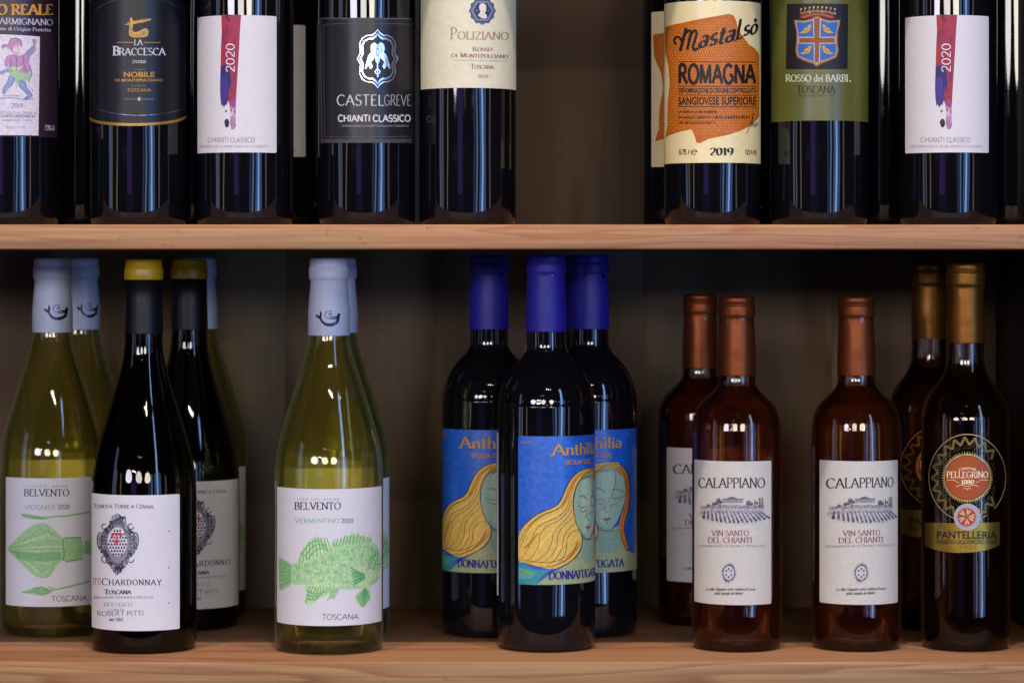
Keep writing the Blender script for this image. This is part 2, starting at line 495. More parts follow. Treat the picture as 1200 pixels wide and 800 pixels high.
def ribbon(pts, wf, closed=False):
    """quads along a centre line; wf(direction angle) = full width"""
    n = len(pts)
    out = []
    L_, R_ = [], []
    for i in range(n):
        if closed:
            a, b = pts[(i - 1) % n], pts[(i + 1) % n]
        else:
            a, b = pts[max(i - 1, 0)], pts[min(i + 1, n - 1)]
        dx, dy = b[0] - a[0], b[1] - a[1]
        d = math.hypot(dx, dy) or 1e-9
        w = wf(math.atan2(dy, dx), i / max(n - 1, 1)) * 0.5
        nx, ny = -dy / d * w, dx / d * w
        L_.append((pts[i][0] + nx, pts[i][1] + ny))
        R_.append((pts[i][0] - nx, pts[i][1] - ny))
    m = n if closed else n - 1
    for i in range(m):
        j = (i + 1) % n
        out.append([L_[i], L_[j], R_[j], R_[i]])
    return out

def glyph(ch, T, t, serif):
    """polygons of one letter, cap height 1"""
    adv, spec = GL[ch]
    phi = R(14)
    def wf(a, _):
        return t + (T - t) * abs(math.sin(a - phi)) ** 1.4
    polys = []
    sw = 0.045 if ch.islower() else (0.10 if T < 0.2 else 0.12)
    for part in spec.split('|'):
        if not part:
            continue
        k, *v = part.split()
        v = [float(x) for x in v]
        if k == 'l':
            pts = [(v[i], v[i + 1]) for i in range(0, len(v), 2)]
            polys += ribbon(pts, wf)
        elif k == 'a':
            cx, cy, rx, ry, a0, a1 = v
            full = abs(a1 - a0) >= 359
            n = max(4, int(abs(a1 - a0) / 24))
            pts = [(cx + rx * math.cos(R(a0 + (a1 - a0) * i / n)), cy + ry * math.sin(R(a0 + (a1 - a0) * i / n))) for i in range(n if full else n + 1)]
            polys += ribbon(pts, wf, full)
        elif k == 'd':
            polys.append([(v[0] + T * .6 * math.cos(a * PI / 3), v[1] + T * .6 * math.sin(a * PI / 3)) for a in range(6)])
        elif serif and k in 'shv':
            x, y = v
            if k == 'v':
                polys.append([(x - t * .6, y - .1), (x + t * .6, y - .1), (x + t * .6, y + .1), (x - t * .6, y + .1)])
            else:
                r_ = sw if k == 's' else T * .3
                hh = t * .55
                polys.append([(x - sw - T * .2, y - hh), (x + r_ + T * .2, y - hh), (x + r_ + T * .2, y + hh), (x - sw - T * .2, y + hh)])
    return adv, polys

STY = {   # T, t, serif
 'serif': (.16, .062, True), 'serifbold': (.23, .085, True), 'didone': (.26, .045, True), 'roman': (.13, .06, False),
 'thin': (.07, .07, False), 'light': (.1, .1, False), 'bold': (.2, .2, False), 'cond': (.26, .22, False), 'script': (.2, .1, False), 'heavy': (.23, .18, False), 'brush': (.2, .1, False),
}
_sans = {}
def sans_polys(s, bold=0.0):
    key = (s, bold)
    if key in _sans:
        return _sans[key]
    cu = bpy.data.curves.new('type', 'FONT')
    cu.body = s
    cu.size = 1
    cu.resolution_u = 3
    cu.offset = bold
    ob = bpy.data.objects.new('type', cu)
    C.objects.link(ob)
    dg = bpy.context.evaluated_depsgraph_get()
    me = ob.evaluated_get(dg).to_mesh()
    polys = [[(me.vertices[i].co.x, me.vertices[i].co.y) for i in p.vertices] for p in me.polygons]
    ob.evaluated_get(dg).to_mesh_clear()
    bpy.data.objects.remove(ob)
    bpy.data.curves.remove(cu)
    _sans[key] = polys
    return polys
SANS_CAP = max(y for p in sans_polys('H') for x, y in p)

def text_polys(s, style, slant=0.0, track=0.0):
    """returns polygons with cap height 1 and x from 0 to w"""
    if style in ('sans', 'sansbold'):
        ps = sans_polys(s, 0.022 if style == 'sansbold' else 0.0)
        ps = [[(x / SANS_CAP, y / SANS_CAP) for x, y in p] for p in ps]
    else:
        small = s.startswith('^')
        if small:
            s = s[1:]
        T, t, sf = STY[style]
        x = 0
        ps = []
        for ch in s:
            sc_ = 1.0
            c2 = ch
            if small and ch.islower():
                c2, sc_ = ch.upper(), 0.8
            adv, gp = glyph(c2, T / sc_ ** .5, t / sc_ ** .5, sf)
            ps += [[(x + px * sc_ + slant * py, py * sc_) for px, py in p] for p in gp]
            x += adv * sc_ + track
    x0 = min(x for p in ps for x, y in p)
    x1 = max(x for p in ps for x, y in p)
    return [[(x - x0, y) for x, y in p] for p in ps], x1 - x0

# ------------------------------------------------------------------ printing on a cylinder
COL = R(3.75)

class Pose:
    def __init__(s, x, y, z, r, rot=0.0):
        s.x, s.y, s.z, s.r, s.rot = x, y, z, r, rot
    def hit(s, px, py):
        dx = (px - 600) / F
        ox, oy = -s.x, CAM_Y - s.y
        a = dx * dx + 1
        b = ox * dx + oy
        c = ox * ox + oy * oy - s.r * s.r
        disc = b * b - a * c
        t = (-b - math.sqrt(max(disc, 0))) / a
        X, Y = ox + dx * t, oy + t
        phi = math.atan2(X, -Y) - s.rot
        z = H + (305 - py) / F * t - s.z
        return phi, z

def at_px(px, Y):
    return (px - 600) * (Y - CAM_Y) / F

class Print:
    """a printed piece: polygons laid out in a zoomed view, mapped on the bottle's own skin"""
    def __init__(s, pose, rad, zoom=(0, 0, 1), base=0.00015):
        s.pose, s.rad, s.base = pose, rad, base
        s.zoom(*zoom)
        s.parts = {}
        s.cur = None
        s.k = 0
        s.flat = None
        s.tint = None
    def zoom(s, x0, y0, sc_):
        s.z0 = (x0, y0, sc_)
        return s
    def part(s, name, mat=None, lv=1):
        s.cur = s.parts.setdefault(name, {'mat': mat or INK, 'pr': []})
        s.lv = lv
        return s
    def m(s, x, y):
        if s.flat:
            return s.flat(x, y)
        x0, y0, sc_ = s.z0
        phi, z = s.pose.hit(x0 + x / sc_, y0 + y / sc_)
        return (phi * s.rad, z)
    def poly(s, pts, col, holes=(), lv=None):
        s.k += 1
        off = s.base + (lv or s.lv) * 0.00005 + (s.k % 5) * 0.000007
        loops = [[s.m(*p) for p in pts]] + [[s.m(*p) for p in h] for h in holes]
        c_ = lin(col) if isinstance(col, str) else col
        if s.tint:
            c_ = (c_[0] * s.tint[0], c_[1] * s.tint[1], c_[2] * s.tint[2], 1)
        s.cur['pr'].append((loops, c_, off))
    def ell(s, cx, cy, rx, ry, col, n=16, lv=None, rot=0):
        c_, s_ = math.cos(R(rot)), math.sin(R(rot))
        s.poly([(cx + rx * math.cos(2 * PI * i / n) * c_ - ry * math.sin(2 * PI * i / n) * s_, cy + rx * math.cos(2 * PI * i / n) * s_ + ry * math.sin(2 * PI * i / n) * c_) for i in range(n)], col, lv=lv)
    def ring(s, cx, cy, rx, ry, w, col, n=40, a0=0, a1=360, lv=None):
        full = abs(a1 - a0) >= 360
        pts = [(cx + rx * math.cos(R(a0 + (a1 - a0) * i / n)), cy + ry * math.sin(R(a0 + (a1 - a0) * i / n))) for i in range(n if full else n + 1)]
        for q in ribbon(pts, lambda a, f: w, full):
            s.poly(q, col, lv=lv)
            s.k -= 1
        s.k += 1
    def line(s, pts, w, col, taper=False, smooth=True, lv=None, closed=False):
        if smooth and len(pts) > 2:
            pts = spline(pts, 4, closed)
        wf = (lambda a, f: w * (0.25 + 0.75 * math.sin(PI * f) ** .7)) if taper else (lambda a, f: w)
        for q in ribbon(pts, wf, closed):
            s.poly(q, col, lv=lv)
            s.k -= 1
        s.k += 1
    def blob(s, pts, col, lv=None, holes=()):
        s.poly(spline(pts, 3, True), col, lv=lv, holes=holes)
    def text(s, t, x0, x1, yb, h, style, col, slant=0.0, slope=0.0, track=0.0, vertical=False, arc=0.0, lv=None):
        ps, w = text_polys(t, style, slant, track)
        sx = (x1 - x0) / w
        home, s.nt = s.cur, getattr(s, 'nt', 0) + 1
        s.cur = s.parts.setdefault('lettering %d' % s.nt, {'mat': home['mat'], 'pr': []})
        for p in ps:
            q = []
            for a, b in p:
                X = x0 + a * sx
                Y = yb - b * h + slope * (X - x0) + arc * ((X - (x0 + x1) / 2) / ((x1 - x0) / 2)) ** 2
                if vertical:      # reads upwards: x0..x1 is the vertical run (bottom to top), yb the right-hand base line
                    X, Y = yb - b * h, x0 + a * sx
                q.append((X, Y))
            s.poly(q, col, lv=lv)
        s.cur = home
    def build(s, parent, radf=None):
        for name, d in s.parts.items():
            if not d['pr']:
                continue
            name = name.split(' ')[0]
            me = skin_mesh(name, d['pr'], s.rad, radf)
            link(name, me, d['mat'], parent)

def spline(pts, k, closed):
    n = len(pts)
    out = []
    rng = range(n) if closed else range(n - 1)
    for i in rng:
        g = lambda j: pts[j % n] if closed else pts[min(max(j, 0), n - 1)]
        p0, p1, p2, p3 = g(i - 1), g(i), g(i + 1), g(i + 2)
        for q in range(k):
            t = q / k
            out.append(tuple(0.5 * (2 * p1[a] + (p2[a] - p0[a]) * t + (2 * p0[a] - 5 * p1[a] + 4 * p2[a] - p3[a]) * t * t + (3 * p1[a] - p0[a] - 3 * p2[a] + p3[a]) * t ** 3) for a in (0, 1)))
    if not closed:
        out.append(pts[-1])
    return out

def clip_u(poly, u, keep_low):
    out = []
    n = len(poly)
    for i in range(n):
        a, b = poly[i], poly[(i + 1) % n]
        ina = (a[0] <= u) == keep_low or a[0] == u
        inb = (b[0] <= u) == keep_low or b[0] == u
        if ina:
            out.append(a)
        if ina != inb:
            t = (u - a[0]) / (b[0] - a[0])
            out.append((u, a[1] + (b[1] - a[1]) * t))
    return out

def columns(poly, step):
    """cut a convex polygon at every column line"""
    lo, hi = min(p[0] for p in poly), max(p[0] for p in poly)
    a, b = math.floor(lo / step + 1e-7), math.ceil(hi / step - 1e-7)
    if b - a <= 1:
        return [poly]
    out = []
    rest = poly
    for k in range(a + 1, b):
        left = clip_u(rest, k * step, True)
        if len(left) >= 3:
            out.append(left)
        rest = clip_u(rest, k * step, False)
        if len(rest) < 3:
            break
    if len(rest) >= 3:
        out.append(rest)
    return out

def skin_mesh(name, prims, rad, radf=None):
    V, Fc, cols, nor = [], [], [], []
    step = COL * rad
    for loops, col, off in prims:
        if len(loops) == 1 and len(loops[0]) == 4:
            tl = [loops[0]]
            q = loops[0]
        else:
            flat = [p for lp in loops for p in lp]
            tris = tessellate_polygon([[Vector((p[0] * 1000, p[1] * 1000, 0)) for p in lp] for lp in loops])
            tl = [[flat[i] for i in t] for t in tris]
        for p in tl:
            ar = sum(p[i][0] * p[(i + 1) % len(p)][1] - p[(i + 1) % len(p)][0] * p[i][1] for i in range(len(p)))
            if abs(ar) < 1e-11:
                continue
            if ar < 0:
                p = p[::-1]
            for c_ in columns(p, step):
                i0 = len(V)
                for u, z in c_:
                    ph = u / rad
                    # the skin is flat between two columns, like the facets of the glass
                    k = math.floor(ph / COL + 1e-6)
                    a0, a1 = k * COL, (k + 1) * COL
                    f = min(max((ph - a0) / COL, 0), 1)
                    rr = (radf(z) if radf else rad) + off
                    V.append(((math.sin(a0) * (1 - f) + math.sin(a1) * f) * rr, -(math.cos(a0) * (1 - f) + math.cos(a1) * f) * rr, z))
                    nor.append((math.sin(ph), -math.cos(ph), 0))
                Fc.append(list(range(i0, len(V))))
                cols.append(col)
    me = bpy.data.meshes.new(name)
    me.from_pydata(V, [], Fc)
    at = me.color_attributes.new('Ink', 'FLOAT_COLOR', 'CORNER')
    buf = []
    for f, c_ in zip(Fc, cols):
        buf += list(c_) * len(f)
    at.data.foreach_set('color', buf)
    me.polygons.foreach_set('use_smooth', [True] * len(Fc))
    me.normals_split_custom_set_from_vertices(nor)
    return me

def sheet(name, outline, rad, mat, parent, thick=0.00015):
    """a stuck-on label: outline = [(u, z)] on the skin, with a real edge"""
    tris = tessellate_polygon([[Vector((p[0] * 1000, p[1] * 1000, 0)) for p in outline]])
    step = COL * rad
    bm = bmesh.new()
    vs = {}
    def v(u, z):
        k_ = (round(u * 1e7), round(z * 1e7))
        if k_ not in vs:
            vs[k_] = bm.verts.new((u, z, 0))
        return vs[k_]
    for t in tris:
        p = [outline[i] for i in t]
        ar = sum(p[i][0] * p[(i + 1) % 3][1] - p[(i + 1) % 3][0] * p[i][1] for i in range(3))
        if abs(ar) < 1e-12:
            continue
        if ar < 0:
            p = p[::-1]
        for c_ in columns(p, step):
            q = []
            for a in c_:
                w = v(*a)
                if w not in q:
                    q.append(w)
            if len(q) >= 3:
                try:
                    bm.faces.new(q)
                except ValueError:
                    pass
    # outer rim
    be = [e for e in bm.edges if len(e.link_faces) == 1]
    on = set(round(k * step * 1e7) for k in range(-200, 200))
    ret = bmesh.ops.extrude_edge_only(bm, edges=be)
    top = set()
    newv = [g for g in ret['geom'] if isinstance(g, bmesh.types.BMVert)]
    for w in newv:
        w.co.z = -thick * 1.6
    for w in bm.verts:
        u, z, o = w.co
        ph = u / rad
        k = math.floor(ph / COL + 1e-6)
        a0, a1 = k * COL, (k + 1) * COL
        f = min(max((ph - a0) / COL, 0), 1)
        rr = rad + thick + o
        w.co = ((math.sin(a0) * (1 - f) + math.sin(a1) * f) * rr, -(math.cos(a0) * (1 - f) + math.cos(a1) * f) * rr, z)
    me = bpy.data.meshes.new(name)
    bm.to_mesh(me)
    bm.free()
    me.polygons.foreach_set('use_smooth', [True] * len(me.polygons))
    nor = []
    for w in me.vertices:
        d = math.hypot(w.co.x, w.co.y)
        nor.append((w.co.x / d, w.co.y / d, 0))
    me.normals_split_custom_set_from_vertices(nor)
    return link(name, me, mat, parent)

def rect_outline(rad, phi0, phi1, z0, z1, cr=0.0012):
    u0, u1 = phi0 * rad, phi1 * rad
    pts = []
    for cx, cy, a0 in ((u1 - cr, z1 - cr, 0), (u0 + cr, z1 - cr, 90), (u0 + cr, z0 + cr, 180), (u1 - cr, z0 + cr, 270)):
        for k in range(4):
            a = R(a0 + 30 * k)
            pts.append((cx + cr * math.cos(a), cy + cr * math.sin(a)))
    return pts

# ------------------------------------------------------------------ bottles
def smooth_profile(pts, k=4):
    """Catmull-Rom through (r, z) points given in mm"""
    return [(a / 1000, b / 1000) for a, b in spline(pts, k, False)]

def lathe_mesh(name, prof, seg=96, close_top=False):
    V, Fc = [], []
    n = len(prof)
    idx = []
    for r, z in prof:
        if r < 1e-6:
            idx.append([len(V)] * seg)
            V.append((0, 0, z))
        else:
            row = []
            for i in range(seg):
                a = 2 * PI * i / seg
                row.append(len(V))
                V.append((math.sin(a) * r, -math.cos(a) * r, z))
            idx.append(row)
    for j in range(n - 1):
        for i in range(seg):
            k = (i + 1) % seg
            f = [idx[j][i], idx[j][k], idx[j + 1][k], idx[j + 1][i]]
            g = []
            for q in f:
                if q not in g:
                    g.append(q)
            if len(g) >= 3:
                Fc.append(g)
    me = bpy.data.meshes.new(name)
    me.from_pydata(V, [], Fc)
    me.polygons.foreach_set('use_smooth', [True] * len(Fc))
    return me

def foot(r, punt=22):
    """underside of a bottle: punt, resting ring, rounded heel; (r, z) in mm from the centre out"""
    return [(0, punt), (r * .16, punt - 1), (r * .36, punt * .70), (r * .56, punt * .32), (r * .72, punt * .07), (r * .80, 0.3), (r * .86, 0.0), (r * .93, 0.8), (r * .975, 2.8), (r, 6.5)]

SHAPES = {
 'bordeaux': dict(r=37.3, wall=[(37.3, 60), (37.3, 120), (37.3, 178), (37.1, 186), (35.4, 196), (31.4, 205.5), (25.8, 213.5), (19.5, 219.5), (16.3, 224.5), (15.2, 232), (14.6, 262), (14.2, 290)], top=290),
 'burgundy': dict(r=41, wall=[(41, 60), (41, 110), (41, 133), (39.2, 151), (33.6, 172.5), (27, 194), (20, 215), (16.2, 229), (15.0, 240), (14.2, 262), (13.6, 288)], top=288),
 'burgundy_dark': dict(r=40, wall=[(40, 60), (40, 105), (39.8, 122), (38.3, 136), (35.2, 152), (29, 173), (22.3, 194), (16.6, 215), (14.6, 230), (14.2, 255), (13.8, 286)], top=286),
 'half': dict(r=34, wall=[(34, 60), (34, 120), (34, 160), (33.6, 168), (32.3, 176), (29.4, 183), (25, 187.8), (19.6, 192.6), (15.4, 198), (14, 206), (13.6, 230), (13.2, 258)], top=258),
 'passito': dict(r=33.5, wall=[(33.5, 60), (33.5, 120), (33.5, 165), (33.1, 176), (31, 185), (27.4, 192.5), (21.4, 200), (16.6, 208), (14.6, 218), (14.2, 240), (13.6, 282)], top=282),
 'upper': dict(r=37, wall=[(37, 60), (37, 120), (37, 178), (36.8, 186), (35.1, 196), (31.1, 205.5), (25.5, 213.5), (19.3, 219.5), (16.1, 224.5), (15.1, 232), (14.6, 262), (14.2, 288)], top=288),
}

def glass_body(shape, mat, parent, hollow):
    S = SHAPES[shape]
    r = S['r']
    lower = [(a / 1000, b / 1000) for a, b in foot(r)] + [(r / 1000, .03)]
    up = smooth_profile(S['wall'], 4)
    outer = lower + up
    top = S['top'] / 1000
    rt = up[-1][0]
    if not hollow:
        prof = outer + [(rt, top + .002), (rt - .003, top + .003), (0, top + .003)]
        return link('glass', lathe_mesh('glass', prof), mat, parent), None
    th = .0026
    inner = []
    for a, b in up[::-1]:
        inner.append((a - th, b))
    ri = r / 1000 - th
    inner += [(ri, .03), (ri, .014), (ri * .95, .0085), (ri * .82, .0065), (ri * .62, .0115), (ri * .4, .0215), (ri * .18, .0265), (0, .0275)]
    prof = outer + [(rt, top + .002), (rt - .001, top + .003), (rt - th + .0004, top + .002)] + inner
    return link('glass', lathe_mesh('glass', prof), mat, parent), inner

def knurl(r, parent, mat):
    """moulded ring of small grip beads just above the heel"""
    V, Fc = [], []
    for row, (z, n) in enumerate(((.0085, 84), (.0105, 84))):
        for i in range(n):
            a = 2 * PI * (i + .5 * row) / n
            R1, R2 = r - .0006, r + .00035
            da, dz = .0007 / r, .0007
            k = len(V)
            for aa, zz, rr_ in ((a - da, z, R1), (a, z - dz, R1), (a + da, z, R1), (a, z + dz, R1), (a, z, R2)):
                V.append((math.sin(aa) * rr_, -math.cos(aa) * rr_, zz))
            Fc += [[k, k + 1, k + 4], [k + 1, k + 2, k + 4], [k + 2, k + 3, k + 4], [k + 3, k, k + 4]]
    me = bpy.data.meshes.new('grip_beads')
    me.from_pydata(V, [], Fc)
    me.polygons.foreach_set('use_smooth', [True] * len(Fc))
    o = link('grip_beads', me, mat, parent)
    o['kind'] = 'stuff'
    return o

def wine_body(inner, level, mat, parent):
    # overlaps the glass by a hair so that no air film is left between them
    pts = [(a + .0002 if a > 0 else 0, b - (.0002 if b < .03 else 0)) for a, b in inner if b <= level][::-1]
    prof = pts + [(pts[-1][0] - .0006, level + .0004), (pts[-1][0] - .003, level - .0002), (0, level - .0002)]
    return link('wine', lathe_mesh('wine', prof), mat, parent)

def capsule(S, z0, z1, mat, parent, r_low, r_top, lip=1.5, lip_h=15, groove=True, name='capsule', creases=0.0):
    """shrunk foil sleeve: straight skirt, bead round the lip of the neck, soft flat top"""
    h = z1 - z0
    pr = [(r_low - .9, z0), (r_low, z0), (r_low, z0 + .5), (r_low * .97 + r_top * .03, z0 + h * .3), (r_top, z1 - lip_h - 1.5), (r_top + .2, z1 - lip_h - .6), (r_top + lip * .9, z1 - lip_h + .4),
          (r_top + lip, z1 - lip_h + 1.6)]
    if groove:
        pr += [(r_top + lip, z1 - 7.2), (r_top + lip - .6, z1 - 6.5), (r_top + lip - .7, z1 - 6), (r_top + lip * .55, z1 - 5.4)]
    pr += [(r_top + lip * .5, z1 - 2.2), (r_top + lip * .2, z1 - .8), (r_top - 1.2, z1), (r_top - 3, z1 + .05), (r_top - 3.6, z1 - .25), (0, z1 - .25)]
    if creases:           # split the skirt finely so that the foil can pucker
        fine = [pr[0], pr[1], pr[2]]
        for (ra, za), (rb, zb) in zip(pr[2:], pr[3:]):
            n = max(1, int(abs(zb - za) / 1.6))
            fine += [(ra + (rb - ra) * i / n, za + (zb - za) * i / n) for i in range(1, n + 1)]
        pr = fine
    me = lathe_mesh(name, [(a / 1000, b / 1000) for a, b in pr], 96)
    if creases:
        rc = random.Random(int(z1 * 10))
        cr_ = [(rc.uniform(0, 2 * PI), rc.uniform(.10, .30), rc.uniform(z0, z1) / 1000, rc.uniform(.004, .014), rc.uniform(-1, 1)) for _ in range(46)]
        cr_ += [(rc.uniform(0, 2 * PI), rc.uniform(.05, .09), (z1 - lip_h - rc.uniform(0, 3)) / 1000, .0035, -1.6) for _ in range(26)]
        cr_ += [(R(100), .035, z, .03, 2.2) for z in (z0 / 1000 + .01, z0 / 1000 + .04)]
        for v in me.vertices:
            x, y, z = v.co
            d = math.hypot(x, y)
            if d < .004:
                continue
            a = math.atan2(x, -y)
            w = 0
            for a0, wa, zc, wz, am in cr_:
                da = (a - a0 + PI) % (2 * PI) - PI
                e = (da / wa) ** 2 + ((z - zc) / wz) ** 2
                if e < 6:
                    w += am * math.exp(-e)
            k = 1 + w * creases * .00010 / d
            v.co = (x * k, y * k, z)
    return link(name, me, mat, parent)

def bottle(shape, px, Y, z, rz, label, group, cat='wine bottle', glass=None, wine=None, level=None):
    x = at_px(px, Y)
    b = empty('wine_bottle', (x, Y, z), rz, label, cat, group)
    g, inner = glass_body(shape, glass or M_DARK, b, wine is not None)
    if wine is not None:
        wine_body(inner, level, wine, b)
    r = SHAPES[shape]['r'] / 1000

    return b, Pose(x, Y, z, r, rz), r

def again(src, px, Y, rz, label):
    b = copy_tree(src)
    b.location = (at_px(px, Y), Y, src.location.z)
    b.rotation_euler = (0, 0, rz)
    b['label'] = label
    return b

def px_label(P, pose, r, name, mat, parent, xl, xr, yt, yb, cr=0.0012, phil=None, phir=None):
    """label sheet whose edges are read off the picture; phil / phir in degrees where an edge is out of sight"""
    x0, y0, s = P.z0
    xc = (xl + xr) / 2
    f0 = P.pose.hit(x0 + xl / s, y0 + yt / s)[0] if phil is None else R(phil)
    f1 = P.pose.hit(x0 + xr / s, y0 + yt / s)[0] if phir is None else R(phir)
    z1 = P.pose.hit(x0 + xc / s, y0 + yt / s)[1]
    z0 = P.pose.hit(x0 + xc / s, y0 + yb / s)[1]
    return sheet(name, rect_outline(r, f0, f1, z0, z1, cr), r, mat, parent), (f0, f1, z0, z1)
# ------------------------------------------------------------------ the shelving
PINE_EDGE = pine('pine_board_edge', lin('#a8734e'), lin('#b4855f'), lin('#b98b66'), 'X', 0.5, 1.0, 1.0, seed=3.0)
LOW_EDGE = pine('pine_board_edge_ringed', lin('#94633e'), lin('#a57c54'), lin('#ab845a'), 'X', 0.5, 1.3, 1.0, seed=6.0)
PINE_TOP = pine('pine_board', lin('#8a6244'), lin('#9a7050'), lin('#a37858'), 'X', 0.6, 0.6, 0.8, seed=11.0)
WALL_MATS = [pine('stained_back_board', lin(a), lin(b), lin(c), 'Z', 0.7, 0.45, 1.0, seed=s, fibre=(0.88, 1.08)) for a, b, c, s in
             (('#544434', '#645240', '#6c5946', 1.0), ('#524235', '#604e40', '#695648', 5.0), ('#564534', '#665340', '#705c46', 9.0))]
SIDE = pine('dark_side_board', lin('#15100e'), lin('#1a1412'), lin('#1f1815'), 'Z', 0.6, 1.0, 1.0, seed=21.0)

unit = empty('shelving_unit', (0, 0, 0), 0, 'pine shelving with two bright shelf edges and dark boards behind the bottles', 'shelving')

def box_mesh(name, x0, x1, y0, y1, z0, z1, bev=0.0012, seg=2, cuts=0):
    bm = bmesh.new()
    bmesh.ops.create_cube(bm, size=1)
    for v in bm.verts:
        v.co = ((x0 + x1) / 2 + v.co.x * (x1 - x0), (y0 + y1) / 2 + v.co.y * (y1 - y0), (z0 + z1) / 2 + v.co.z * (z1 - z0))
    bmesh.ops.bevel(bm, geom=list(bm.edges), offset=bev, segments=seg, profile=0.5, affect='EDGES')
    me = bpy.data.meshes.new(name)
    bm.to_mesh(me)
    bm.free()
    me.polygons.foreach_set('use_smooth', [True] * len(me.polygons))
    me.set_sharp_from_angle(angle=R(50))
    return me

FRONT, BACK = -0.083, 0.250
Z2B, Z2T = 0.3018, 0.3199          # upper shelf
XL, XR = -0.66, 0.410
for z0, z1, seed in ((-0.022, 0.0, 0), (Z2B, Z2T, 1), (0.628, 0.646, 2)):
    me = box_mesh('shelf_board', XL, XR if seed else XR, FRONT, BACK, z0, z1)
    o = link('shelf_board', me, PINE_TOP, unit)
    me.materials.append(PINE_EDGE if seed else LOW_EDGE)
    for p in me.polygons:
        if p.normal.y < -0.6:
            p.material_index = 1
# back boards, tongue and groove with a fine joint
wx = XL
widths = [0.158, 0.149, 0.161, 0.153, 0.150, 0.160, 0.139]
k = 0
while wx < XR - 0.001:
    w = min(widths[k % 7], XR - wx)
    link('back_board', box_mesh('back_board', wx, wx + w, BACK, BACK + .012, -0.05, 0.66, 0.0003, 1), WALL_MATS[k % 3], unit)
    wx += w
    k += 1
link('side_board', box_mesh('side_board', XR, XR + 0.02, FRONT + .012, BACK + .014, -0.05, 0.66), SIDE, unit)
link('side_board', box_mesh('side_board', XL - 0.02, XL, FRONT + .012, BACK + .014, -0.05, 0.66), SIDE, unit)

GU = 'red wine bottles on the upper shelf'
GW = 'white wine bottles on the lower shelf'
GB = 'blue capped red wine bottles on the lower shelf'
GD = 'sweet wine bottles on the lower shelf'
CAP_LILAC = foil('white_capsule_foil', '#b2b8cc', 0.42, 0.0, 0.5, 0.12)
CAP_YELLOW = foil('mustard_capsule_top', '#ad8a0c', 0.35, 0.0, 0.5, 0.12)
CAP_BLACK = foil('matt_black_capsule', '#0b0a0e', 0.42, 0.0, 0.3, 0.1)
CAP_BLUE = foil('ultramarine_capsule', '#221d8c', 0.48, 0.0, 0.35, 0.3)
CAP_COPPER = foil('copper_red_capsule', '#7a3c1a', 0.42, 0.75, 0.5, 0.4)
CAP_GOLD = foil('dull_gold_capsule', '#784c18', 0.4, 0.8, 0.5, 0.5)
CAP_RED = foil('dark_red_capsule', '#3a0c14', 0.4, 0.2, 0.5, 0.15)
CORK = foil('cork', '#a07d55', 0.9, 0.0, 0.1, 0.8)

# ================================================================== clear white wines with the sea-life labels
def belvento_common(px, Y, rz, label):
    b, P, r = bottle('burgundy', px, Y, 0, rz, label, GW, glass=M_CLEAR, wine=M_WHITEWINE, level=.2375)
    cap = capsule(None, 237, 295.5, CAP_LILAC, b, 15.9, 13.9, 1.3, 16)
    link('cork', lathe_mesh('cork', [(0, .243), (.0112, .243), (.0112, .286), (0, .286)], 32), CORK, b)
    sheet('back_label', rect_outline(r, R(112), R(248), .011, .1335), r, P_WHITE, b)
    return b, P, r, cap

def mermaid(P, cap_pose_r, cap, zoom):
    D = Print(Pose(P.x, P.y, P.z, .0156, P.rot), .0156, zoom, base=0.0001)
    D.part('emblem', SILVER)
    c = '#30324a'
    # crescent tail and body of a small mermaid figure: zoom of the left cap
    D.blob([(152, 520), (175, 530), (190, 528), (196, 490), (205, 512), (206, 545), (222, 575), (250, 592), (285, 592), (315, 582), (332, 562), (325, 550), (300, 545), (305, 535), (335, 530), (340, 512), (362, 512), (356, 545), (348, 585), (322, 608), (285, 620), (240, 614), (212, 592), (196, 562), (170, 545)], c)
    D.line([(332, 555), (300, 556), (270, 548)], 9, c)
    D.line([(196, 560), (222, 592), (262, 606), (305, 600), (338, 572), (348, 535)], 20, c, taper=True)
    D.line([(170, 520), (192, 548), (206, 520), (200, 495)], 9, c)
    D.ring(268, 520, 34, 32, 5, c, 24, 20, 320)
    D.line([(278, 498), (280, 540)], 4, c)
    D.line([(262, 518), (295, 516)], 4, c)
    for i in range(5):
        D.ell(255 + 9 * i, 508 + (i % 2) * 16, 3, 3, c, 6)
    # follow the slightly tapering skirt of the capsule
    D.build(cap, lambda z: (.0159 + (.01584 - .0159) * (z - .2375) / .0173) if z < .25455 else .01584 + (.0139 - .01584) * (z - .25455) / .02445)

def belvento_text(D, kind, x0, x1, y):
    D.part('lettering')
    D.text('I VINI DEL MARE', x0 - 2, x1 - 4, y[0], y[1], 'light', '#6f9f84')
    D.text('BELVENTO', x0, x1, y[2], y[3], 'serif', '#2c2040')
    D.text(kind, x0 + 2, y[4], y[5], y[6], 'light', '#5fa078')
    D.text('2020', y[7], y[8], y[5] + y[9], y[6], 'sans', '#221a30')

GRN, GRN2, GRN3 = '#8fc9a2', '#5fa97c', '#c4e2cf'

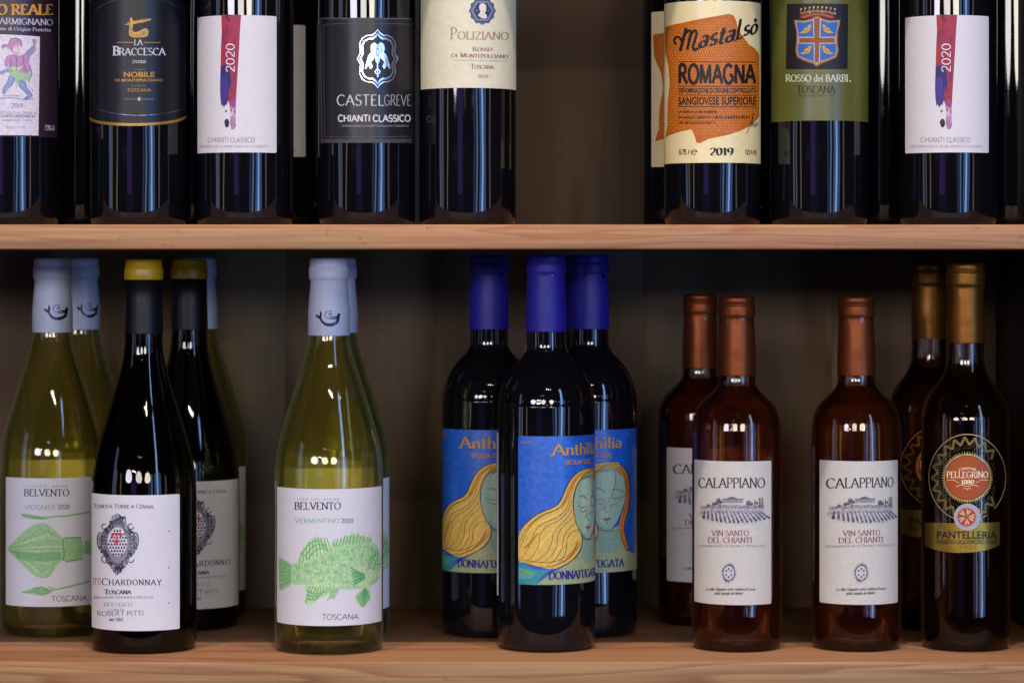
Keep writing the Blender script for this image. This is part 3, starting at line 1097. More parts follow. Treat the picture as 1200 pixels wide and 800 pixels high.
def fish_art(D):
    D.tint = (1.08, 1.0, 0.72)
    D.part('fish_artwork', lv=1)
    D.blob([(95, 465), (140, 458), (200, 438), (260, 405), (300, 385), (360, 365), (430, 352), (480, 362), (505, 398), (514, 440), (510, 480), (500, 520), (478, 552), (440, 570), (380, 580), (320, 578), (260, 570), (200, 560), (140, 556), (95, 548)], '#a6d6b5')
    D.blob([(35, 430), (60, 442), (95, 463), (98, 505), (95, 550), (70, 574), (42, 580), (36, 500)], '#9fd0ae')
    fin = [(125, 450), (138, 410), (165, 362), (200, 335), (226, 337), (252, 358), (288, 388), (250, 415), (200, 438), (140, 462)]
    D.blob(fin, '#bde0c8')
    D.poly([(262, 405), (290, 384), (286, 365), (303, 352), (315, 358), (330, 343), (338, 348), (343, 320), (358, 334), (370, 325), (376, 307), (388, 330), (402, 322), (404, 308), (415, 330), (428, 334), (431, 310), (440, 338), (455, 338), (459, 318), (463, 342), (472, 345), (470, 368), (430, 356), (360, 368), (300, 388)], '#a5d5b3')
    D.blob([(160, 560), (164, 600), (156, 640), (180, 652), (202, 640), (222, 622), (252, 612), (284, 588), (302, 575), (255, 565)], '#b5dcc2')
    D.blob([(282, 578), (272, 612), (256, 636), (284, 618), (290, 630), (308, 600), (315, 578)], '#8fc9a2')
    D.blob([(395, 610), (408, 648), (433, 666), (446, 640), (462, 630), (462, 590), (442, 570), (416, 588)], '#a0d2b0')
    D.part('fish_artwork', lv=2)
    rr = random.Random(3)
    for i in range(13):      # tail rays
        f = i / 12
        D.line([(40 - 3 * math.sin(f * 3), 436 + f * 140), (92, 468 + f * 78)], 5.2, '#6db588' if i % 2 else '#83c299', smooth=False)
    for i in range(10):      # soft dorsal rays
        f = i / 9
        x1, y1 = 132 + f * 150, 460 - f * 62
        x0 = 140 + f * 118
        y0 = 405 - 68 * math.sin(min(1, f * 1.25) * PI / 1.7)
        D.line([(x0, y0), (x1, y1)], 4, GRN2, smooth=False)
    for q in range(3):
        D.line([(140 + q * 16, 418 + q * 10), (176 + q * 12, 372 + q * 16), (215 + q * 8, 352 + q * 18), (258 + q * 4, 378 + q * 10)], 7, '#7cbd93')
    for i in range(12):      # spines
        x = 288 + i * 15.5
        D.line([(x + 8, 330 + 22 * abs(i - 6) / 6 - 8), (x - 2, 380 - i * 2)], 4, GRN2, smooth=False)
    for i in range(8):
        f = i / 7
        D.line([(162 + f * 110, 645 - f * 50 - (8 if i % 2 else 0)), (180 + f * 95, 566 + f * 8)], 5, '#76ba8e', smooth=False)
    for q in range(3):
        D.line([(166, 585 + q * 20), (205, 600 + q * 14), (255 - q * 14, 590 + q * 8)], 8, '#7cbd93')
    for i in range(8):
        f = i / 7
        D.line([(400 + f * 58, 628 + 30 * math.sin(f * PI)), (436 + f * 8, 578)], 4, GRN2, smooth=False)
    # spots and scales
    def inside(x, y):
        t = 462 - (x - 95) * .28 if x < 360 else 368 if x < 440 else 372 + (x - 440) * .7
        b = 552 + (x - 95) * .1 if x < 360 else 574 - max(0, x - 440) * .9
        return t + 8 < y < b - 8 and 100 < x < 505
    n = 0
    while n < 330:
        x, y = rr.uniform(100, 505), rr.uniform(365, 575)
        if inside(x, y):
            n += 1
            L_ = rr.uniform(3, 7)
            D.line([(x, y - L_), (x + 2.4, y), (x, y + L_)], rr.uniform(1.5, 2.6), rr.choice([GRN, '#7cbd93', '#e2f0e6', '#d2e9da']), smooth=False)
    for x, y, a, b in ((125, 478, 9, 13), (127, 520, 8, 9), (165, 470, 12, 14), (170, 500, 9, 12), (205, 462, 10, 14), (212, 508, 12, 10), (245, 452, 12, 18), (262, 495, 8, 8), (280, 440, 12, 22), (305, 425, 9, 14), (335, 470, 10, 14), (300, 500, 12, 9), (345, 410, 13, 18), (380, 400, 10, 12), (410, 388, 9, 16), (445, 385, 12, 12), (375, 440, 10, 10), (240, 540, 10, 6), (320, 520, 9, 12), (355, 545, 9, 8), (420, 425, 8, 12), (470, 400, 9, 10)):
        for q in range(7):
            e_ = (1 - ((q - 3) / 3.6) ** 2) ** .5
            D.line([(x - a + q * a / 3 + rr.uniform(-2, 2), y - b * e_ * rr.uniform(.6, 1)), (x - a + q * a / 3 + rr.uniform(-1, 5), y + b * e_ * rr.uniform(.5, 1))], a * .22, '#7cbd93', smooth=False)
    for q in range(16):      # belly tone
        D.line([(180 + q * 16, 560 - rr.uniform(0, 16)), (190 + q * 16, 566)], 5, '#cfe8d7', smooth=False)
    D.part('fish_artwork', lv=3)
    D.blob([(368, 488), (362, 515), (372, 548), (400, 566), (440, 572), (470, 562), (488, 530), (478, 498), (450, 480), (410, 472)], '#b5dcc2')
    for i in range(11):
        f = i / 10
        D.line([(368 + f * 12 + (6 if i % 2 else 0), 478 + f * 84), (438, 512 + f * 16)], 5, '#62ad80', smooth=False, lv=4)
    D.ell(462, 515, 22, 28, '#b5dcc2', lv=5)
    D.ell(488, 434, 13, 15, '#74b98d', lv=4)
    D.ell(488, 434, 7, 8, '#d6ecdd', lv=5)
    D.ell(489, 434, 3, 4, '#3d8058', 8, lv=6)
    D.line([(512, 455), (494, 462), (482, 458)], 4, '#5aa378', lv=4)
    D.line([(505, 520), (482, 545), (455, 552)], 5, '#7cbd93', lv=4)
    for i in range(10):
        D.line([(440 + rr.uniform(0, 60), 380 + rr.uniform(0, 120)), (444 + rr.uniform(0, 60), 384 + rr.uniform(0, 120))], 3, '#74b98d', smooth=False, lv=4)

vb, vP, vr, vcap = belvento_common(385.5, -0.010, 0, 'clear green-tinted white wine bottle whose label shows a whole green spiny fish')
D = Print(vP, vr, (318, 545, 4))
lab, ext = px_label(D, vP, vr, 'label', P_WHITE, vb, 27, 516, 111, 752)
belvento_text(D, 'VERMENTINO', 109, 326, (164, 11, 206, 33, 318, 269, 20, 328, 383, 0))
D.text('TOSCANA', 238, 409, 722, 25, 'light', '#2c2838', slope=-0.012)
fish_art(D)
D.build(lab)
D2 = Pose(vP.x, vP.y, 0, .0146, 0)
mermaid(Pose(vP.x, vP.y, 0, .0146, 0), .0150, vcap, (348.4, 296.8, 7.24))
v2 = again(vb, 395.5, 0.075, R(6), 'rear fish label white wine bottle standing directly behind the front fish label bottle')
v3 = again(vb, 232.5, 0.200, R(-2), 'white capped bottle mostly hidden behind the rear mustard topped bottle')

gb, gP, gr, gcap = belvento_common(61.5, 0.085, 0, 'clear white wine bottle at far left with a green squid label')
D = Print(gP, gr, (0, 545, 4.573))
lab, ext = px_label(D, gP, gr, 'label', P_WHITE, gb, 32, 500, 69, 757, phir=62)
belvento_text(D, 'VIOGNIER', 129, 371, (118, 13, 164, 36, 298, 236, 25, 309, 373, -2))
D.text('TOSCANA', 277, 465, 729, 29, 'light', '#221c30', slope=-0.03)
D.tint = (1.08, 1.0, 0.72)
D.part('squid_artwork', lv=1)
D.blob([(42, 450), (80, 402), (130, 352), (180, 318), (225, 307), (262, 320), (300, 355), (330, 385), (342, 402), (336, 440), (343, 470), (340, 500), (302, 540), (270, 590), (235, 603), (190, 592), (130, 540), (80, 490)], '#9cccab')
D.poly([(336, 386), (380, 383), (430, 382), (437, 400), (446, 430), (462, 438), (462, 472), (443, 476), (440, 500), (400, 510), (350, 518), (336, 505)], '#9cccab')
D.blob([(455, 408), (475, 400), (490, 392), (515, 390), (520, 430), (515, 470), (480, 478), (458, 470)], '#90c59f')
D.blob([(110, 262), (150, 259), (205, 270), (250, 274), (270, 276), (230, 290), (180, 288), (140, 276)], '#90c59f')
D.line([(240, 278), (300, 272), (350, 272), (410, 262), (500, 245)], 12, '#a4d2b0')
D.blob([(115, 680), (150, 666), (190, 652), (230, 650), (272, 666), (268, 684), (225, 698), (165, 688)], '#90c59f')
D.line([(262, 668), (340, 655), (420, 635), (500, 612)], 12, '#a4d2b0')
D.part('squid_artwork', lv=2)
rr = random.Random(5)
for i in range(22):
    f = i / 21 * 2 - 1
    e_ = (1 - f * f) ** .5
    D.line([(46 + 6 * abs(f) * 10, 452 + f * 30), (130 + 30 * abs(f), 453 + f * 82), (230 + 20 * e_, 454 + f * 142 * (0.9 if f < 0 else 1)), (335 - 70 * abs(f) ** 2, 450 + f * (60 + 60 * e_) * .9)], rr.uniform(1.6, 3.4), rr.choice(['#6fb086', '#80bc94', '#b9dcc4', '#cbe5d3']), lv=2)
for i in range(9):
    y_ = 462 + i * 5
    D.line([(70 + i * 3, y_ - 6), (150, y_ + 8), (240, y_ + 6), (325, y_)], 3.0, '#6fb086', lv=3)
for i in range(60):
    x, y = rr.uniform(338, 440), rr.uniform(390, 508)
    D.line([(x, y), (x + rr.uniform(3, 12), y)], 2.2, rr.choice(['#5b9f72', '#9ccaa8', '#6fb086']), smooth=False)
D.line([(338, 395), (338, 440), (344, 470), (338, 510)], 5, '#4d9066')
D.line([(338, 388), (435, 385)], 5, '#4d9066', smooth=False)
D.line([(350, 517), (438, 500)], 5, '#4d9066', smooth=False)
for i in range(12):
    D.ell(185 + i * 8.5, 657 + 6 * math.sin(i * 1.1), 3.6, 4, '#4d9066', 6)
    D.ell(185 + i * 8.5, 690 - 3 * abs(i - 5), 3.2, 3.6, '#5b9f72', 6)
    D.line([(120 + i * 10, 266 + i), (126 + i * 10, 280 + i * .6)], 3, '#5b9f72', smooth=False)
D.line([(112, 262), (160, 275), (230, 282), (330, 272), (500, 247)], 2.4, '#4d9066')
D.line([(118, 680), (200, 672), (300, 664), (420, 637), (500, 616)], 2.4, '#4d9066')
D.build(lab)
mermaid(Pose(gP.x, gP.y, 0, .0146, 0), .0150, gcap, (30, 290, 7.28))
g2 = again(gb, 94.5, 0.182, R(12), 'pale blue capped bottle standing behind the squid label bottle')

# ================================================================== mustard topped chardonnay
cb, cP, cr = bottle('burgundy_dark', 168.5, -0.006, 0, 0, 'dark bottle with mustard cap top and white crest label, in front', GW, glass=M_OLIVE, wine=M_PASSITO, level=.232)
# black sleeve with a mustard top piece
slv = link('capsule', lathe_mesh('capsule', [(a / 1000, b / 1000) for a, b in [(13.6, 238), (14.9, 238), (14.9, 238.6), (14.3, 262), (14.0, 280), (13.2, 280.2)]], 96), CAP_BLACK, cb)
top = link('capsule_top', lathe_mesh('capsule_top', [(a / 1000, b / 1000) for a, b in [(12.5, 279), (14.4, 279), (14.5, 279.5), (14.7, 280.2), (14.7, 287), (14.5, 287.6), (14.0, 288), (14.0, 292.2), (13.6, 293.6), (12.4, 294.4), (10, 294.6), (0, 294.4)]], 96), CAP_YELLOW, cb)
D = Print(cP, cr, (105, 570, 4.573))
lab, ext = px_label(D, cP, cr, 'label', P_WHITE, cb, 12, 482, 46, 772)
D.part('lettering')
D.text('^Tenuta Torre a Cenaia', 22, 344, 113, 22, 'serif', '#4e4a5c', slope=0.01)
D.text('ITTI', 20, 60, 524, 34, 'serif', '#b8424a')
D.text('^Chardonnay', 66, 388, 526, 36, 'serif', '#332f3e', slope=0.0, track=.12)
D.text('^Toscana', 80, 226, 574, 25, 'serifbold', '#332f3e')
D.text('^Indicazione Geografica Protetta', 24, 342, 597, 13, 'serif', '#77738a')
D.text('BIOLOGICO', 78, 228, 640, 21, 'roman', '#5b9a66')
D.text('CONTE', 98, 190, 664, 11, 'light', '#5a566a')
D.text('ROBERT PITTI', 42, 288, 690, 25, 'light', '#3c3850')
D.text('dal 1565', 104, 182, 718, 17, 'script', '#3c3850', slant=.3)
for y in (238, 433, 622):
    D.ell(424, y, 4, 4, '#222230', 8)
D.part('crest', lv=1)
rr = random.Random(11)
cx, cy = 152, 305
D.ell(cx, cy, 78, 128, '#8d8b9c', 28)
D.part('crest', lv=2)
for ang in range(0, 360, 9):         # scrollwork cartouche
    ca, sa = math.cos(R(ang)), math.sin(R(ang))
    wob = 1.0 + 0.12 * math.cos(R(4 * ang)) + .05 * math.sin(R(9 * ang))
    x, y = cx + 80 * ca * wob, cy + 128 * sa * wob
    rx = rr.uniform(8, 15)
    D.ring(x, y, rx, rx * 1.15, rr.uniform(4, 6.5), rr.choice(['#3a3846', '#565364', '#2b2936', '#6c6a7c']), 10, ang, ang + 250)
    D.ell(x - 6 * ca, y - 6 * sa, 4.5, 6, rr.choice(['#4a4858', '#8b899c']), 8, lv=3)
    D.line([(cx + 60 * ca, cy + 104 * sa), (x, y)], 7, '#504e5e', smooth=False)
    D.blob([(x + 9 * ca - 7 * sa, y + 9 * sa + 7 * ca), (x + 13 * ca, y + 13 * sa), (x + 6 * ca + 8 * sa, y + 6 * sa - 8 * ca), (x - 10 * ca, y - 10 * sa)], rr.choice(['#2b2936', '#454252', '#9a98aa', '#6c6a7c']), lv=3)
for sx in (-1, 1):
    D.ring(cx + sx * 96, cy - 20, 13, 40, 6, '#34323f', 14, 0, 360, lv=3)
    D.ell(cx + sx * 96, cy - 20, 7, 28, '#7d7b8d', 10, lv=3)
    D.ring(cx + sx * 70, cy - 92, 15, 15, 5, '#34323f', 12, 0, 300, lv=3)
    D.ring(cx + sx * 70, cy + 82, 16, 18, 5, '#34323f', 12, 0, 300, lv=3)
D.ring(cx - 2, cy - 146, 14, 12, 5, '#34323f', 12, lv=3)
D.blob([(cx - 22, cy + 130), (cx - 6, cy + 140), (cx - 4, cy + 162), (cx + 4, cy + 140), (cx + 20, cy + 130), (cx, cy + 118)], '#34323f', lv=3)
D.ell(cx - 2, cy - 10, 52, 78, '#dcdae6', 26, lv=4)
for j in range(8):
    for i in range(-3, 4):
        x, y = cx - 2 + i * 15 + (7.5 if j % 2 else 0), cy - 72 + j * 18
        if ((x - cx) / 50) ** 2 + ((y + 5 - cy) / 76) ** 2 < .93:
            D.poly([(x, y - 6), (x + 4, y - 1), (x + 5.4, y + 8), (x - 5.4, y + 8), (x - 4, y - 1)], '#23222c', lv=5)
D.poly([(118, 246), (174, 246), (174, 264), (167, 272), (160, 256), (150, 256), (146, 270), (140, 256), (131, 256), (125, 272), (118, 264)], '#d02830', lv=6)
D.poly([(142, 278), (151, 278), (151, 288), (160, 288), (160, 298), (151, 298), (151, 312), (142, 312), (142, 298), (133, 298), (133, 288), (142, 288)], '#d02830', lv=6)
D.build(lab)
c2 = again(cb, 222, 0.127, R(35), 'dark bottle with mustard cap top and white crest label, half hidden at the rear')

# ================================================================== blue labelled red wine
ab, aP, ar = bottle('bordeaux', 640, 0.0, 0, 0, 'front dark bottle of the blue capped trio, label with flowing golden hair', GB)
capsule(None, 239.5, 298, CAP_BLUE, ab, 15.6, 14.4, 0.8, 14, creases=0.7)
SHELFCAP = None
aR = Pose(at_px(691, .082), .082, .0023, ar, R(-37))
DF = Print(aP, ar, (600, 500, 4.213))
lab, ext = px_label(DF, aP, ar, 'label', P_BLUE, ab, 31, 200, 46, 776, phir=118)
f0, f1, az0, az1 = ext
DR = Print(aR, ar, (600, 500, 4.213))
DR.parts = DF.parts
# pale ground of the lower right: neck, shoulders and skin
def both(part, lv):
    DF.part(part, lv=lv); DR.part(part, lv=lv)
OUT = '#3a2412'
def U(Dp, x, y):
    return Dp.m(x, y)
class FlatPoly:
    """polygon whose corners come from two views of the same label"""
    def __init__(s):
        s.p = []
    def f(s, *pts):
        s.p += [DF.m(*q) for q in pts]; return s
    def r(s, *pts):
        s.p += [DR.m(*q) for q in pts]; return s
    def deg(s, *pts):      # (degrees, front view zoomed y)
        s.p += [(R(a) * ar, DF.m(200, y)[1]) for a, y in pts]; return s
def put(pts, col, lv):
    DF.k += 1
    DF.cur['pr'].append(([pts], lin(col), DF.base + lv * .00005 + (DF.k % 5) * .000007))
both('woman_artwork', 1)
q = FlatPoly().f((34, 775), (120, 776), (170, 740), (250, 690), (320, 640), (345, 600), (350, 560)).r((415, 480), (450, 498), (500, 480), (540, 470), (548, 545), (560, 590), (600, 612)).deg((117.5, 600), (117.5, 775))
put(q.p, '#9aa67a', 1)
q = FlatPoly().f((34, 665), (60, 672), (110, 700), (170, 706), (200, 700), (150, 745), (122, 775), (34, 775))
put(q.p, '#2f8fa0', 2)
q = FlatPoly().f((34, 690), (80, 705), (120, 720), (90, 750), (34, 748))
put(q.p, '#5fa08c', 3)
# hair, the long sweep left
q = FlatPoly().f((400, 203), (360, 208), (320, 228), (285, 265), (262, 310), (240, 360), (215, 390), (170, 410), (120, 435), (75, 470), (45, 505), (34, 535), (34, 655), (60, 668), (120, 685), (180, 700), (240, 690), (300, 650), (335, 600), (342, 545), (325, 490), (305, 430), (300, 370), (312, 310), (345, 255), (385, 232), (402, 232))
put(spline(q.p, 3, True), '#dcb858', 3)
q = FlatPoly().r((412, 200), (450, 178), (500, 166), (540, 178), (566, 220), (577, 290), (573, 380), (560, 430), (550, 490), (566, 560), (573, 585), (560, 580), (540, 545), (528, 500), (535, 430), (552, 380), (560, 300), (548, 235), (510, 196), (450, 198), (412, 218))
put(spline(q.p, 3, True), '#cf7d24', 3)
# face
q = FlatPoly().f((402, 232), (372, 236), (335, 262), (312, 310), (303, 370), (306, 430), (318, 480), (335, 520), (352, 545)).r((425, 482), (455, 497), (490, 487), (515, 455), (535, 410), (552, 360), (560, 300), (548, 235), (510, 196), (450, 196), (415, 216))
put(q.p, '#8fae98', 4)
q = FlatPoly().r((430, 215), (470, 205), (500, 215), (500, 300), (480, 380), (470, 440), (440, 470), (420, 380), (420, 280))
put(spline(q.p, 2, True), '#a3bca6', 5)
q = FlatPoly().r((412, 495), (455, 499), (525, 480), (535, 520), (520, 590), (430, 600))
put(spline(q.p, 2, True), '#84a089', 3)
def fl(Dp, pts, w, col, lv=7, taper=True):
    Dp.line(pts, w, col, taper=taper, lv=lv)
both('woman_artwork', 7)
for k_, col in ((0, OUT), (1, '#8a4d16')):
    pass
fl(DF, [(34, 535), (50, 500), (80, 466), (120, 434), (170, 409), (215, 389), (240, 360), (262, 310), (287, 262), (322, 226), (362, 207), (400, 203)], 4.2, OUT)
fl(DF, [(402, 232), (372, 236), (335, 262), (312, 310), (303, 370), (306, 430), (318, 480), (340, 525), (375, 553), (405, 545)], 3.2, OUT)
fl(DF, [(335, 500), (345, 545), (338, 600), (300, 652), (240, 690), (180, 715), (140, 745), (122, 775)], 3.6, OUT)
for pts in ([(395, 208), (340, 232), (305, 280), (285, 350), (262, 410), (215, 450), (160, 470), (120, 505), (95, 560), (70, 620), (36, 655)],
            [(398, 212), (350, 240), (315, 290), (296, 360), (270, 420), (225, 462), (170, 490), (140, 530), (130, 590), (100, 640), (60, 668)],
            [(300, 380), (285, 430), (240, 480), (205, 520), (195, 570), (170, 620), (120, 660), (70, 672)],
            [(303, 420), (290, 455), (250, 490), (225, 540), (220, 590), (190, 640), (140, 672)],
            [(312, 470), (280, 500), (255, 545), (245, 600), (210, 655), (165, 690)],
            [(330, 505), (290, 520), (270, 560), (262, 620), (230, 670), (190, 695)],
            [(280, 290), (262, 350), (240, 395), (190, 420), (130, 450), (85, 500), (55, 560), (36, 610)],
            [(270, 320), (250, 375), (210, 410), (150, 432), (95, 475), (60, 520), (38, 570)],
            [(340, 555), (320, 600), (270, 650), (215, 688)],
            [(36, 655), (90, 660), (150, 668), (220, 660), (290, 620), (325, 570)],
            [(38, 672), (100, 684), (170, 690), (240, 668), (300, 628)]):
    fl(DF, pts, 2.6, '#7d4313')
for pts in ([(60, 540), (110, 490), (180, 455), (240, 420)], [(110, 640), (160, 560), (230, 500)], [(200, 660), (240, 590), (300, 540)]):
    fl(DF, pts, 13, '#ecc456', 6)
for pts in ([(350, 218), (300, 270), (275, 340), (250, 395)], [(60, 600), (100, 560), (130, 520)], [(250, 670), (300, 620), (325, 560)]):
    fl(DF, pts, 12, '#cc7f22', 6)
# features
fl(DR, [(413, 352), (427, 364), (443, 362), (452, 350)], 3.2, '#1c2a1e')
fl(DR, [(492, 334), (508, 338), (528, 334), (541, 324)], 3.2, '#1c2a1e')
fl(DR, [(480, 300), (505, 292), (540, 302), (550, 310)], 2.6, OUT)
fl(DR, [(413, 290), (432, 284), (450, 296)], 2.4, OUT)
fl(DR, [(456, 340), (458, 375), (462, 402), (474, 405), (483, 399)], 2.4, '#4a5a48')
DR.blob([(446, 438), (462, 433), (470, 435), (480, 432), (490, 434), (476, 446), (460, 448)], '#8a5a52', lv=7)
fl(DR, [(456, 456), (468, 459), (478, 456)], 2.4, '#4a5a48')
fl(DF, [(320, 345), (340, 340), (362, 350), (368, 362)], 2.6, OUT)
fl(DF, [(320, 378), (336, 394), (352, 398), (366, 390)], 3.0, '#1c2a1e')
fl(DR, [(413, 480), (455, 498), (500, 482), (528, 440), (548, 380)], 2.6, OUT)
fl(DR, [(412, 200), (450, 177), (500, 165), (542, 178), (568, 220), (579, 290), (574, 380), (558, 440), (552, 490), (566, 560), (574, 586)], 3.4, OUT)
fl(DR, [(500, 170), (512, 230), (500, 300), (470, 360), (440, 390)], 3.6, '#9a5a18')
fl(DR, [(512, 172), (555, 230), (562, 300), (530, 350), (470, 380), (415, 405)], 3.2, '#9a5a18')
fl(DR, [(505, 168), (545, 200), (566, 270), (566, 360), (545, 430), (542, 500), (562, 575)], 3.0, '#7d4313')
fl(DR, [(412, 208), (450, 186), (500, 176), (530, 190)], 2.6, '#7d4313')
fl(DR, [(530, 485), (540, 540), (562, 585), (600, 608)], 3.0, OUT)
rr = random.Random(2)
for i in range(70):
    x, y = rr.uniform(350, 400), rr.uniform(600, 700)
    fl(DF, [(x - 60, y + 20), (x - 52, y + 26)], 4, rr.choice(['#aab68c', '#89986c', '#93a684']), 2)
DF.part('lettering')
FL = Print(aP, ar, (600, 500, 4.213))
FL.parts = DF.parts
FL.k = 3
FL.nt = 50
FL.flat = lambda x, y: (x, -y)
FL.part('lettering', lv=8)
def around(t, a, b, h, style, col):
    (u0, z0), u1 = DF.m(*a), DR.m(*b)[0]
    FL.text(t, u0, u1, -z0, h, style, col, lv=8)
around('Anth\u00eclia', (190, 139), (538, 84), .0083, 'serif', '#c8921c')
around('SICILIA DOC', (260, 186), (493, 134), .0031, 'bold', '#c08020')
around('DONNAFUGATA', (181, 750), (552, 672), .0057, 'serifbold', '#23207c')
DF.text('2020', 48, 100, 84, 13, 'serif', '#b07c22', lv=8)
DF.build(lab)
# white back label, its edge just shows round the left side
sheet('back_label', rect_outline(ar, R(-128), R(-77), .040, .163), ar, P_WHITE, ab)
a2 = again(ab, 573, 0.080, R(-42), 'left rear dark bottle of the blue capped trio')
a3 = again(ab, 691, 0.082, R(-37), 'right rear dark bottle of the blue capped trio, woman face towards the right')
a4 = again(ab, 682.5, 0.175, R(-20), 'hindmost blue capped bottle, only its dark cap edge showing')

# ================================================================== copper capped sweet wine
sb, sP, sr = bottle('half', 863.5, -0.002, 0, 0, 'slim copper capped bottle with hill villa label, standing left of its twin', GD, glass=M_AMBERGLASS, wine=M_VINSANTO, level=.1975)
capsule(None, 206.5, 266.3, CAP_COPPER, sb, 14.4, 13.3, 0.7, 15, creases=1.0)
sheet('back_label', rect_outline(sr, R(120), R(240), .045, .120), sr, P_WARM, sb)
D = Print(sP, sr, (810, 535, 4.44))
lab, ext = px_label(D, sP, sr, 'label', P_WARM, sb, 17, 416, 24, 770)
D.part('lettering')
D.text('CALAPPIANO', 38, 384, 160, 50, 'serif', '#2a2430', slope=0.0)
D.text('VIN SANTO', 104, 300, 410, 27, 'serif', '#8c1f45')
D.text('DEL CHIANTI', 88, 315, 446, 27, 'serif', '#8c1f45')
D.text('^Denominazione di Origine Controllata', 36, 386, 468, 13, 'serif', '#8a848c')
D.text('La villa Calappiano antica residenza di caccia', 78, 332, 694, 15, 'script', '#2a2430', slant=.35, slope=.0)
D.text('della famiglia dei Medici', 122, 272, 716, 15, 'script', '#2a2430', slant=.35)
D.part('villa_engraving', lv=1)
rr = random.Random(21)
IK = ['#4a4753', '#5f5c68', '#3a3842', '#84818e']
D.blob([(40, 290), (60, 268), (120, 258), (210, 262), (300, 258), (365, 262), (382, 285), (378, 325), (330, 348), (240, 352), (120, 340), (60, 320)], '#c4c1c6')
for j in range(7):       # far rows
    y = 250 + j * 6
    D.line([(60 - j * 3, y + 8), (150, y + 2), (250, y + 3), (370 + j, y + 7)], 1.8, IK[j % 4])
for i in range(46):
    x = 48 + i * 7.2
    D.line([(x, 272 + 4 * math.sin(i)), (x + 9, 252 + 5 * math.sin(i * .7))], 2.4, IK[i % 4], smooth=False)
for i in range(16):      # vineyard rows running to the front
    x0_, x1_ = 70 + i * 19, 40 + i * 23
    y1_ = 312 + 36 * math.sin((i + 1.5) / 18 * PI)
    for k_ in range(7):
        f = k_ / 7
        D.ell(x0_ + (x1_ + 26 - x0_) * f, 284 + (y1_ - 284) * f, 4 + 4 * f, 3 + 3.5 * f, IK[(i + k_) % 4], 7, lv=2)
for i in range(150):
    x, y = rr.uniform(50, 378), rr.uniform(256, 346)
    if ((x - 212) / 172) ** 2 + ((y - 300) / 50) ** 2 < 1:
        D.line([(x, y), (x + rr.uniform(4, 10), y + rr.uniform(-4, 4))], 1.6, rr.choice(IK), smooth=False)
D.poly([(165, 222), (270, 222), (270, 240), (165, 240)], '#a5a2aa', lv=2)
D.poly([(190, 214), (212, 205), (236, 214), (258, 222), (172, 222)], '#6a6772', lv=3)
D.poly([(160, 222), (275, 222), (270, 217), (166, 217)], '#6a6772', lv=3)
for i in range(9):
    D.poly([(170 + i * 11, 227), (174 + i * 11, 227), (174 + i * 11, 235), (170 + i * 11, 235)], '#4d4866', lv=4)
for x, y, a in ((118, 244, 9), (142, 226, 12), (156, 234, 9), (297, 240, 13), (312, 244, 9), (134, 240, 10), (340, 240, 7), (90, 252, 8)):
    D.ell(x, y, a, a, IK[0], 9, lv=3)
    D.ell(x - 2, y - 3, a * .55, a * .5, '#84818e', 8, lv=4)
for x in (353, 362, 371, 330, 150):
    D.line([(x, 212 if x > 340 else 224), (x, 262)], 4.5, IK[2], smooth=False, lv=3)
D.part('crest', lv=1)
cx, cy = 196, 603
D.ring(cx, cy, 30, 40, 5, '#4d4866', 24)
D.ell(cx, cy, 27, 37, '#c9c6cc', 22)
for a in range(6):
    D.ell(cx + 15 * math.cos(R(60 * a + 30)), cy + 21 * math.sin(R(60 * a + 30)), 4.5, 5.5, '#3c3850', 8, lv=2)
for a in range(0, 360, 20):
    x, y = cx + 35 * math.cos(R(a)), cy + (46 + 5 * math.cos(R(2 * a + 90))) * math.sin(R(a))
    D.ring(x, y, 5, 6, 3.4, rr.choice(IK), 8, a + 90, a + 330, lv=2)
D.build(lab)
s2 = again(sb, 1003.5, 0.0, 0, 'slim copper capped bottle with hill villa label, standing right of its twin')
s2.rotation_euler.z = R(14)
s3 = again(sb, 820.5, 0.150, R(19), 'shaded copper capped bottle behind the left villa label bottle')

# ================================================================== gold capped passito
pb, pP, pr_ = bottle('passito', 1131.5, 0.0, 0, 0, 'gold capped amber bottle with orange sun label, front', GD, glass=M_AMBERGLASS, wine=M_PASSITO, level=.216)
capsule(None, 231, 291.5, CAP_GOLD, pb, 14.6, 14.0, 0.9, 17, creases=1.0)
link('cork', lathe_mesh('cork', [(0, .236), (.0110, .236), (.0110, .280), (0, .280)], 32), CORK, pb)
D = Print(pP, pr_, (1070, 500, 5))
x0, y0, s_ = D.z0
# gold band, its lower edge bowed and running out to both sides
pts = [(58, 556), (120, 561), (190, 563), (270, 563), (350, 562), (430, 560), (500, 556), (505, 640), (460, 706), (400, 728), (320, 737), (240, 736), (160, 728), (100, 712), (58, 694)]
gold_lab = sheet('label', [D.m(*p) for p in [(70, 560), (110, 560), (190, 562), (270, 563), (350, 562), (430, 560), (500, 556), (508, 560), (508, 690), (460, 712), (400, 727), (320, 735), (240, 736), (160, 726), (110, 712), (70, 696)]], pr_, paper('satin_gold_label', '#a58539', 0.36, 0.5, 0.1, 0.9), pb)
D.part('lettering')
D.text('PANTELLERIA', 140, 492, 653, 42, 'sansbold', '#15110c')
D.text('PASSITO LIQUOROSO DOC', 140, 492, 684, 22, 'sansbold', '#15110c')
D.text('2 0 2 0', 275, 370, 713, 16, 'light', '#2a2416')
D.build(gold_lab)
E = Print(pP, pr_, (1070, 500, 5))
E.part('zigzag_ring_print', GOLD, 1)
cx, cy = 318, 297
ECOL = '#b49a58'
def cl(x):
    return min(x, 540)
E.ring(cx, cy, 224, 254, 5, ECOL, 72, -210, 45)
E.ring(cx, cy, 224, 254, 5, ECOL, 20, 60, 150)
nz = 21
zz = []
for i in range(nz * 2):
    a = 360 * i / (nz * 2)
    f = 0.94 if i % 2 else 0.76
    zz.append((cx + 224 * f * math.cos(R(a)), cy + 254 * f * math.sin(R(a))))
